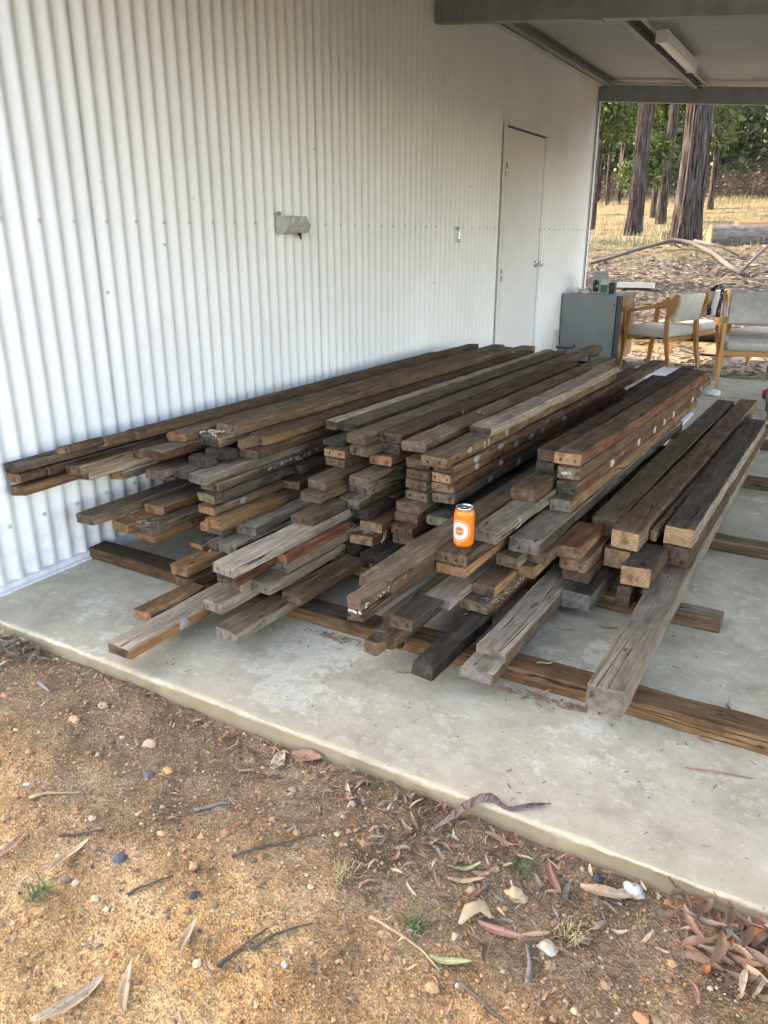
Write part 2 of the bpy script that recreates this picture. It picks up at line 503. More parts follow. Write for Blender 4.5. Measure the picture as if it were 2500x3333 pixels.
def dirt_material():
    t = NT('sandy_gravel_ground')
    p = t.world()
    xyz = t.node('ShaderNodeSeparateXYZ', Vector=p)
    y = xyz.outputs[1]
    n1 = t.noise(p, 1.7, 5, 0.6)
    n2 = t.noise(p, 6.5, 6, 0.65)
    n3 = t.noise(p, 60.0, 4, 0.6)
    n4 = t.noise(p, 210.0, 3, 0.6)
    sand = t.ramp(n2, [(0.30, (0.26, 0.155, 0.070)), (0.5, (0.41, 0.262, 0.120)), (0.70, (0.56, 0.395, 0.20))])
    grav = t.ramp(n2, [(0.30, (0.11, 0.072, 0.044)), (0.5, (0.215, 0.142, 0.082)), (0.72, (0.34, 0.238, 0.145))])
    edge = t.math('ADD', y, t.math('MULTIPLY', t.math('SUBTRACT', n1, 0.5), 1.3))
    c = t.mix(t.maprange(edge, 0.70, 1.18), sand, grav)
    cell = t.voronoi(p, 230.0, 'F1', 'Color')
    hue = t.node('ShaderNodeSeparateColor', Color=cell)
    grit = t.ramp(hue.outputs[0], [(0.0, (0.40, 0.36, 0.33)), (0.3, (0.82, 0.78, 0.74)), (0.7, (1.1, 1.07, 1.03)), (1.0, (1.7, 1.65, 1.58))])
    c = t.mix(0.75, c, grit, 'MULTIPLY')
    c = t.mix(t.maprange(n3, 0.60, 0.74, 0.0, 0.5), c, (0.09, 0.062, 0.042))
    # bare pale yard behind the slab, then leaf litter and ash, then straw
    yard = t.ramp(n2, [(0.3, (0.27, 0.215, 0.155)), (0.7, (0.46, 0.385, 0.295))])
    litter = t.ramp(t.noise(p, 14.0, 6, 0.7), [(0.36, (0.016, 0.014, 0.013)), (0.48, (0.070, 0.055, 0.038)), (0.59, (0.16, 0.128, 0.085)), (0.68, (0.38, 0.345, 0.285))])
    straw = t.ramp(t.noise(p, 5.0, 6, 0.7), [(0.30, (0.08, 0.062, 0.032)), (0.5, (0.19, 0.15, 0.075)), (0.72, (0.32, 0.255, 0.135))])
    ys = t.math('ADD', y, t.math('MULTIPLY', t.math('SUBTRACT', t.noise(p, 0.7, 4), 0.5), 2.6))
    c = t.mix(t.maprange(ys, 5.6, 6.4), c, yard)
    c = t.mix(t.maprange(ys, 9.0, 9.7), c, straw)
    c = t.mix(t.maprange(ys, 10.2, 10.7), c, litter)
    c = t.mix(t.maprange(ys, 13.6, 15.4), c, straw)
    c = t.mix(t.maprange(ys, 30, 36), c, (0.022, 0.022, 0.012))
    out = t.math('MAXIMUM', t.maprange(t.math('ADD', xyz.outputs[0], n1), 4.6, 6.0), t.maprange(t.math('SUBTRACT', n1, y), 1.6, 3.2))
    out = t.math('MULTIPLY', out, t.maprange(y, 8.0, 10.0, 1.0, 0.0))
    c = t.mix(out, c, t.ramp(n2, [(0.3, (0.075, 0.068, 0.045)), (0.7, (0.17, 0.155, 0.10))]))  # ground out of view darkened to cut its bounce light onto the wall
    t.col(c)
    t.rough(0.95)
    t.spec(0.15)
    h = t.math('ADD', t.math('MULTIPLY', t.voronoi(p, 230.0), 0.5), t.math('MULTIPLY', n4, 0.5))
    h = t.math('ADD', h, t.math('MULTIPLY', n3, 0.9))
    t.bump(h, 0.9, 0.006)
    return t.m
M['dirt'] = dirt_material()
def steps(*seg):
    out = []
    for a, b, d in seg:
        out += list(np.arange(a, b - 1e-6, d))
    out.append(seg[-1][1])
    return np.array(out)
xs = steps((-300, -40, 26), (-40, -12, 4), (-12, -1, 0.5), (-1, 0.05, 0.08), (0.05, 2.85, 0.0075), (2.85, 4.5, 0.08), (4.5, 12, 0.5), (12, 40, 4), (40, 300, 26))
ys = steps((-300, -40, 26), (-40, -6, 3.4), (-6, -0.2, 0.25), (-0.2, 0.42, 0.05), (0.42, 1.42, 0.0075), (1.42, 7.5, 0.6), (7.5, 18, 0.10), (18, 40, 0.5), (40, 100, 5), (100, 400, 30))
gv, gf = grid(xs, ys, zg)
ground = link('ground', fast_mesh('ground', gv, gf), M['dirt'])
kind(ground, 'structure')

# ------------------------------------------------------------------ concrete slab
def concrete():
    t = NT('trowelled_concrete')
    p = t.world()
    n1 = t.noise(p, 1.3, 4, 0.6)
    n2 = t.noise(p, 5.0, 7, 0.72)
    n3 = t.noise(p, 26.0, 6, 0.65)
    n4 = t.noise(p, 160.0, 3, 0.6)
    c = t.ramp(n2, [(0.34, (0.36, 0.305, 0.205)), (0.50, (0.475, 0.412, 0.288)), (0.66, (0.575, 0.512, 0.372))])
    c = t.mix(t.maprange(t.noise(p, 2.6, 8, 0.78), 0.53, 0.585, 0.0, 0.65), c, (0.74, 0.69, 0.55))
    c = t.mix(t.maprange(n1, 0.50, 0.62, 0.0, 0.65), c, (0.35, 0.30, 0.21))
    c = t.mix(t.maprange(n3, 0.56, 0.68, 0.0, 0.45), c, (0.68, 0.63, 0.52))
    c = t.mix(t.maprange(n3, 0.42, 0.34, 0.0, 0.35), c, (0.33, 0.29, 0.22))
    c = t.mix(t.maprange(n4, 0.56, 0.70, 0.0, 0.5), c, (0.24, 0.21, 0.16))
    # darker mossy edge and dirt wash at the front nosing (below the arris)
    xyz = t.node('ShaderNodeSeparateXYZ', Vector=p)
    low = t.maprange(t.math('ADD', xyz.outputs[2], t.math('MULTIPLY', n3, 0.012)), -0.004, 0.0035, 1.0, 0.0)
    c = t.mix(t.math('MULTIPLY', low, 0.85), c, (0.20, 0.160, 0.095))
    wash = t.math('MULTIPLY', t.maprange(t.math('ADD', xyz.outputs[1], t.math('MULTIPLY', n3, 0.06)), 1.41, 1.56, 1.0, 0.0), t.maprange(n2, 0.44, 0.58))
    c = t.mix(t.math('MULTIPLY', wash, 0.4), c, (0.33, 0.24, 0.14))
    # a few rust drips and fine specks
    sp = t.voronoi(p, 23.0)
    c = t.mix(t.maprange(sp, 0.03, 0.06, 0.7, 0.0), c, (0.09, 0.075, 0.055))
    rs = t.math('MULTIPLY', t.maprange(t.voronoi(p, 5.5), 0.05, 0.12, 1.0, 0.0), t.maprange(n3, 0.5, 0.6))
    c = t.mix(t.math('MULTIPLY', rs, 0.5), c, (0.42, 0.20, 0.09))
    t.col(c)
    t.rough(t.maprange(n2, 0.3, 0.7, 0.62, 0.82))
    t.spec(0.3)
    t.bump(t.math('ADD', t.math('MULTIPLY', n4, 0.4), t.math('ADD', n3, t.math('MULTIPLY', n2, 0.5))), 0.35, 0.004)
    return t.m
M['concrete'] = concrete()
# cross-section swept along x, jittered along the arris
prof = [(7.9, -0.16), (1.402, -0.16), (1.398, -0.05), (1.396, -0.012), (1.398, -0.004), (1.403, 0.0004), (1.414, 0.0014), (1.430, 0.0), (7.9, 0.0)]
sx = np.concatenate([np.arange(-0.02, 3.2, 0.02), np.arange(3.2, 6.41, 0.4)])
sv, sf = [], []
for i, x in enumerate(sx):
    for j, (y, z) in enumerate(prof):
        jy = (float(vnoise(np.array([x * 9.0]), np.array([j * 3.1]), 4)[0]) - 0.5) * 0.007 + (float(vnoise(np.array([x * 40.0]), np.array([j * 1.3]), 5)[0]) - 0.5) * 0.005 if 2 <= j <= 6 else 0
        jz = (float(vnoise(np.array([x * 30.0]), np.array([j * 1.9]), 6)[0]) - 0.5) * 0.004 if 3 <= j <= 5 else 0
        sv.append((x, y + jy, z + jz))
npf = len(prof)
for i in range(len(sx) - 1):
    for j in range(npf):
        a, b = i * npf + j, i * npf + (j + 1) % npf
        sf.append((a, a + npf, b + npf, b))
sf.append(tuple(range(npf))); sf.append(tuple((len(sx) - 1) * npf + k for k in range(npf - 1, -1, -1)))
slab = link('concrete_slab', mesh_from('concrete_slab', sv, sf), M['concrete'])
autosmooth(slab, 35)
kind(slab, 'structure')

# ------------------------------------------------------------------ shed with corrugated wall
shed = empty('shed', (0, 2.0, 0))
tag(shed, 'white corrugated steel shed with a plain access door', 'shed')
SY = 2.0
PITCH = 0.0762
def corr_sheet(y0, y1, z0, z1, per=8, amp=0.0105, cx=-0.0105):
    n = int(round((y1 - y0) / PITCH * per))
    yy = np.linspace(y0, y1, n + 1)
    xx = cx + amp * np.sin(2 * math.pi * (yy - 1.786) / PITCH + math.pi / 2)
    zz = [z0, (z0 + z1) / 2, z1]
    v, f = [], []
    for z in zz:
        v += [(x, y - SY, z) for x, y in zip(xx, yy)]
    m = n + 1
    for r in range(2):
        for i in range(n):
            f.append((r * m + i, r * m + i + 1, (r + 1) * m + i + 1, (r + 1) * m + i))
    return v, f
k = -2
while True:
    y0 = max(1.31, 2.187 + 0.762 * k)
    if y0 > 8.80:
        break
    y1 = min(2.187 + 0.762 * (k + 1) + 0.024, 8.845)
    v, f = corr_sheet(y0, y1, 0.028, 2.74, cx=-0.0105 + (0.0022 if k % 2 == 0 else 0.0))
    o = link('cladding_sheet', mesh_from('cladding_sheet', v, f, True), M['white_steel'], shed)
    k += 1
b = MB(); b.box(-0.03, 0.010, 1.29 - SY, 8.84 - SY, 0.001, 0.028); b.box(0.010, 0.030, 1.29 - SY, 8.84 - SY, 0.001, 0.010)
b.obj('base_flashing', M['flashing'], shed)
b = MB(); b.box(-0.06, 0.016, 8.835 - SY, 8.90 - SY, 0.0, 2.75, c=0.003)
b.obj('corner_flashing', M['flashing'], shed)
b = MB(); b.box(-0.06, 0.016, 1.27 - SY, 1.312 - SY, 0.0, 2.75, c=0.003)
b.obj('corner_flashing', M['flashing'], shed)
b = MB(); b.box(0.012, 0.0175, 8.828 - SY, 8.834 - SY, 0.0, 2.74)
b.obj('flashing_seam', M['dark_gap'], shed)
b = MB(); b.box(-7.0, -0.03, 1.29 - SY, 8.89 - SY, -0.2, 0.0)
b.obj('floor_slab', M['concrete'], shed)
b = MB(); b.box(-7.0, -0.06, 8.86 - SY, 8.89 - SY, 0.0, 2.75)
b.obj('end_wall', M['white_steel'], shed)
b = MB(); b.box(-7.0, -0.05, 1.29 - SY, 1.33 - SY, 0.0, 2.75); b.box(-7.0, -6.96, 1.33 - SY, 8.86 - SY, 0.0, 2.75)
b.obj('outer_wall', M['white_steel'], shed)
b = MB(); b.add([(-7.1, 1.22 - SY, 3.3), (-0.02, 1.22 - SY, 2.80), (-0.02, 8.95 - SY, 2.80), (-7.1, 8.95 - SY, 3.3), (-7.1, 1.22 - SY, 3.34), (-0.02, 1.22 - SY, 2.84), (-0.02, 8.95 - SY, 2.84), (-7.1, 8.95 - SY, 3.34)],
      [(0, 1, 2, 3), (7, 6, 5, 4), (0, 4, 5, 1), (1, 5, 6, 2), (2, 6, 7, 3), (3, 7, 4, 0)])
b.obj('roof', M['roof_steel'], shed)
# access door
door = MB().box(0.002, 0.013, 6.368 - SY, 7.268 - SY, 0.012, 2.078, c=0.002).obj('door', M['door_paint'], shed)
MB().box(0.001, 0.006, 7.268 - SY, 7.277 - SY, 0.01, 2.08).obj('door_gap', M['dark_gap'], door)
MB().box(0.0, 0.016, 7.277 - SY, 7.33 - SY, 0.0, 2.09, c=0.002).obj('door_jamb', M['door_paint'], door)
MB().box(0.0, 0.012, 6.315 - SY, 6.362 - SY, 0.0, 2.09, c=0.002).obj('door_jamb', M['door_paint'], door)
b = MB(); b.box(0.0, 0.040, 6.34 - SY, 7.30 - SY, 2.092, 2.112, c=0.002)
b.obj('door_drip_mould', M['flashing'], door)
MB().box(0.0, 0.012, 6.36 - SY, 7.275 - SY, 2.078, 2.092).obj('door_head_gap', M['dark_gap'], door)
for hz in (0.22, 0.95, 1.77):
    b = MB(); b.tube([(0.016, 6.365 - SY, hz - 0.05), (0.016, 6.365 - SY, hz + 0.05)], 0.007, 8)
    b.obj('hinge', M['chrome'], door, True)
b = MB(); b.lathe([(0.033, 0.013), (0.033, 0.018), (0.026, 0.024), (0.012, 0.028), (0.012, 0.045), (0.024, 0.052), (0.029, 0.064), (0.026, 0.078), (0.012, 0.084), (0.0005, 0.085)], 18, origin=(0, 7.20 - SY, 1.02), axis='X')
autosmooth(b.obj('door_knob', M['chrome'], door), 50)
b = MB(); b.lathe([(0.014, 0.012), (0.014, 0.022), (0.006, 0.026), (0.0005, 0.027)], 12, origin=(0, 7.245 - SY, 1.315), axis='X')
b.obj('door_bolt', M['chrome'], door)
# roofing screws on the girt lines
b = MB(); b.lathe([(0.0085, 0.0), (0.0085, 0.002), (0.0055, 0.0025), (0.0055, 0.006), (0.003, 0.0075), (0.0004, 0.0078)], 10, axis='X')
screw_me = b.mesh('screw', False)
screw_me.materials.append(simple('painted_screw', (0.48, 0.48, 0.465), 0.4))
for i in range(-2, 47):
    y = 1.786 + 0.1524 * i
    if 6.33 < y < 7.31 or y > 8.8: continue
    link('screw', screw_me, (), shed, (0.001, y - SY, 1.324 + random.uniform(-0.004, 0.004)), (random.random() * 3, 0, 0))
for i in range(0, 9):
    link('screw', screw_me, (), shed, (0.001, 1.621 + 0.1524 * i - SY, 0.247 + random.uniform(-0.004, 0.004)), (random.random() * 3, 0, 0))

# weatherproof power outlet
so = empty('power_outlet', (0.0, 3.42, 1.322))
tag(so, 'grey weatherproof double power outlet box on the corrugated wall', 'power outlet')
pr = [(0.0, 0.041), (0.052, 0.041), (0.080, -0.006), (0.056, -0.041), (0.0, -0.041)]
b = MB()
b.add([(x, -0.097, z) for x, z in pr] + [(x, 0.097, z) for x, z in pr], [(4, 3, 2, 1, 0), (5, 6, 7, 8, 9)] + [(i, (i + 1) % 5, 5 + (i + 1) % 5, 5 + i) for i in range(5)])
b.obj('outlet_body', M['grey_plastic'], so)
ang = math.atan2(0.028, 0.047)
for yy in (-0.035, 0.035):
    mt = Matrix.Translation((0.067, yy, 0.018)) @ Matrix.Rotation(-math.atan2(0.047, 0.028) + math.pi / 2, 4, 'Y')
    b = MB(); b.box(-0.004, 0.008, -0.014, 0.014, -0.017, 0.017, M_=mt, c=0.002)
    b.obj('rocker_switch', M['grey_plastic2'], so)
    mt = Matrix.Translation((0.0688, yy, -0.024)) @ Matrix.Rotation(math.atan2(0.024, 0.035), 4, 'Y')
    b = MB(); b.box(-0.003, 0.0025, -0.022, 0.022, -0.014, 0.014, M_=mt, c=0.002)
    pl = b.obj('socket_face', M['grey_plastic2'], so)
b = MB(); b.lathe([(0.017, 0.0), (0.017, 0.002), (0.015, 0.003), (0.0005, 0.003)], 16, axis='Y')
b.obj('conduit_plug', M['grey_plastic2'], so, loc=(0.022, -0.0995, 0.002), rot=(math.pi, 0, 0))
b = MB(); b.tube([(0.004, -0.075, 0.052), (0.028, -0.108, 0.043)], 0.006, 8); b.lathe([(0.010, -0.004), (0.010, 0.010)], 10, origin=(0.004, -0.075, 0.052), axis='X')
b.obj('fixing_lug', M['galv_dull'], so)
b = MB(); b.tube([(0.010, 0.088, -0.041), (0.012, 0.096, -0.060), (0.010, 0.098, -0.072)], [0.010, 0.006, 0.004], 8)
b.obj('cable_tail', M['dark_plastic'], so)

# holdback hook hanging on the wall
hk = empty('door_hook', (0.0, 5.505, 1.318))
tag(hk, 'small chrome hook hanging on the corrugated wall left of the door', 'hook')
b = MB(); b.lathe([(0.014, 0.0), (0.014, 0.004), (0.008, 0.010), (0.0005, 0.012)], 12, axis='X'); b.obj('hook_base', M['chrome'], hk)
b = MB(); b.tube([(0.012, 0.004, 0.0), (0.014, 0.0, -0.03), (0.013, -0.004, -0.075)], 0.0045, 8); b.obj('hook_rod', M['chrome'], hk)
b = MB(); b.lathe([(0.0005, -0.012), (0.009, -0.008), (0.012, 0.0), (0.009, 0.008), (0.0005, 0.012)], 12, origin=(0.013, -0.005, -0.085)); b.obj('hook_ball', M['chrome'], hk, True)

# ------------------------------------------------------------------ carport
cp = empty('carport', (0, 5.0, 0))
tag(cp, 'steel carport roof with grey rafters attached to the shed wall', 'carport')
CY = 5.0
SL = 0.093
def roofz(x): return 2.792 - SL * x
def rafter(y, zb, dep=0.15, wall=True):
    """C-section rafter, sloping away from the wall; web faces the camera"""
    b = MB()
    def bar(x0, x1, y0, y1, za, zb2):
        b.add([(x, yy - CY, zb + zz - SL * x) for zz in (za, zb2) for yy in (y0, y1) for x in (x0, x1)],
              [(0, 2, 3, 1), (4, 5, 7, 6), (0, 1, 5, 4), (2, 6, 7, 3), (0, 4, 6, 2), (1, 3, 7, 5)])
    bar(0.004, 5.5, y, y + 0.006, 0.008, dep - 0.008)
    bar(0.004, 5.5, y - 0.004, y + 0.066, 0.0, 0.008)
    bar(0.004, 5.5, y - 0.004, y + 0.066, dep - 0.008, dep)
    bar(0.004, 5.5, y + 0.060, y + 0.066, 0.008, 0.024)
    return b.obj('rafter', M['galv_dull'], cp)
bolt_b = MB(); bolt_b.lathe([(0.016, 0.0), (0.016, -0.003), (0.011, -0.0035), (0.011, -0.011), (0.0005, -0.012)], 8, axis='Y')
bolt_me = bolt_b.mesh('bolt'); bolt_me.materials.append(M['galv'])
for ry, rzb, dep in ((1.34, 2.53, 0.17), (5.05, 2.541, 0.175), (8.83, 2.575, 0.150)):
    rf = rafter(ry, rzb, dep)
    for bx in ((0.045, 0.150) if ry < 8 else (0.040, 0.155)):
        for bz in (dep * 0.30, dep * 0.70):
            link('bolt', bolt_me, (), rf, (bx, ry - 0.001 - CY, rzb + bz - SL * bx))
    # cleat at the wall
    b = MB(); b.box(0.006, 0.20, ry - 0.0035 - CY, ry - 0.0005 - CY, rzb + 0.012 - SL * 0.1, rzb + dep - 0.004 - SL * 0.1)
    b.obj('end_cleat', M['galv_dull'], rf)
    if ry == 5.05:
        b = MB()
        for (x0, x1, y0, y1, za, zb2) in ((0.985, 1.075, ry - 0.009, ry - 0.0045, -0.004, dep), (0.985, 1.075, ry - 0.009, ry + 0.060, -0.008, -0.002)):
            b.add([(x, yy - CY, rzb + zz - SL * x) for zz in (za, zb2) for yy in (y0, y1) for x in (x0, x1)],
                  [(0, 2, 3, 1), (4, 5, 7, 6), (0, 1, 5, 4), (2, 6, 7, 3), (0, 4, 6, 2), (1, 3, 7, 5)])
        b.obj('splice_plate', M['galv'], rf)
    b = MB(); b.box(5.32, 5.42, ry - 0.03 - CY, ry + 0.07 - CY, 0.0, rzb - SL * 5.37)
    b.obj('post', M['galv_dull'], cp)
# purlins along the building
def purlin(x0, x1, h, name='purlin'):
    b = MB()
    for (a, c_, za, zb2) in ((x0, x0 + 0.003, -h, -0.004), (x0, x1, -h, -h + 0.003), (x0, x1, -0.007, -0.004)):
        b.box(a, c_, 1.33 - CY, 9.2 - CY, roofz(x0) + za - 0.012, roofz(x0) + zb2 - 0.012)
    return b.obj(name, M['galv_dull'], cp)
b = MB(); b.box(0.008, 0.06, 1.33 - CY, 9.0 - CY, 2.708, 2.716); b.box(0.008, 0.012, 1.33 - CY, 9.0 - CY, 2.716, 2.775)
b.obj('wall_angle', M['conduit'], cp)
purlin(0.10, 0.155, 0.075)
for px in (0.93, 1.95, 2.95, 3.95, 4.95, 5.4):
    purlin(px, px + 0.055, 0.085)
# corrugated roof sheets, ribs run down the slope (x)
k = 0
while True:
    y0 = 1.30 + 0.762 * k
    if y0 > 9.2: break
    y1 = min(y0 + 0.78, 9.35)
    n = int(round((y1 - y0) / PITCH * 6))
    yy = np.linspace(y0, y1, n + 1)
    v, f = [], []
    for x in (0.0, 5.65):
        v += [(x, y - CY, roofz(x) + 0.013 * math.sin(2 * math.pi * y / PITCH) + (0.0016 if k % 2 else 0.0)) for y in yy]
    for i in range(n):
        f.append((i, i + 1, n + 2 + i, n + 1 + i))
    link('roof_sheet', mesh_from('roof_sheet', v, f, True), M['roof_steel'], cp)
    k += 1
# conduit along the far rafter and back along the purlin
lamp_y0, lamp_y1 = 6.42, 7.62
b = MB()
zc = 2.735
b.tube([(0.02, 8.80 - CY, zc), (0.35, 8.80 - CY, zc - 0.033), (0.70, 8.80 - CY, zc - 0.066), (0.985, 8.80 - CY, zc - 0.093), (1.03, 8.785 - CY, zc - 0.095), (1.045, 8.74 - CY, zc - 0.094), (1.045, 8.2 - CY, zc - 0.092), (1.045, lamp_y1 - CY, zc - 0.092)], 0.0125, 10)
b.obj('conduit', M['conduit'], cp, True)
b = MB(); b.tube([(1.045, lamp_y0 - CY, 2.655), (1.045, 5.8 - CY, 2.655), (1.045, 5.3 - CY, 2.655)], 0.0125, 10)
b.obj('conduit', M['conduit'], cp, True)
for cxx in (0.12, 0.62):
    b = MB(); b.box(cxx, cxx + 0.07, 8.785 - CY, 8.818 - CY, zc - 0.093 * cxx - 0.022, zc - 0.093 * cxx + 0.012)
    b.obj('conduit_saddle', M['conduit'], cp)
# batten light
fl = empty('batten_light', (1.12, (lamp_y0 + lamp_y1) / 2, 2.60))
tag(fl, 'white unlit fluorescent batten light under the carport roof', 'light fitting')
hl = (lamp_y1 - lamp_y0) / 2
b = MB(); b.box(-0.042, 0.042, -hl, hl, -0.010, 0.040, c=0.006); b.obj('housing', M['white_plastic'], fl)
b = MB()
pr = [(-0.040, -0.010), (-0.036, -0.030), (-0.020, -0.042), (0.020, -0.042), (0.036, -0.030), (0.040, -0.010)]
b.add([(x, -hl + 0.012, z) for x, z in pr] + [(x, hl - 0.012, z) for x, z in pr], [tuple(range(6)), tuple(range(11, 5, -1))] + [(i + 6, i + 7, i + 1, i) for i in range(5)])
b.obj('diffuser', M['diffuser'], fl)
for sy in (-1, 1):
    b = MB(); b.box(-0.043, 0.043, sy * hl - 0.010, sy * hl + 0.010, -0.044, 0.041, c=0.005); b.obj('end_cap', M['white_plastic'], fl)
b = MB(); b.tube([(-0.05, -hl - 0.01, 0.03), (-0.06, -hl - 0.05, 0.05), (-0.075, -hl - 0.06, 0.06)], 0.012, 8); b.obj('cable_gland', M['conduit'], fl)

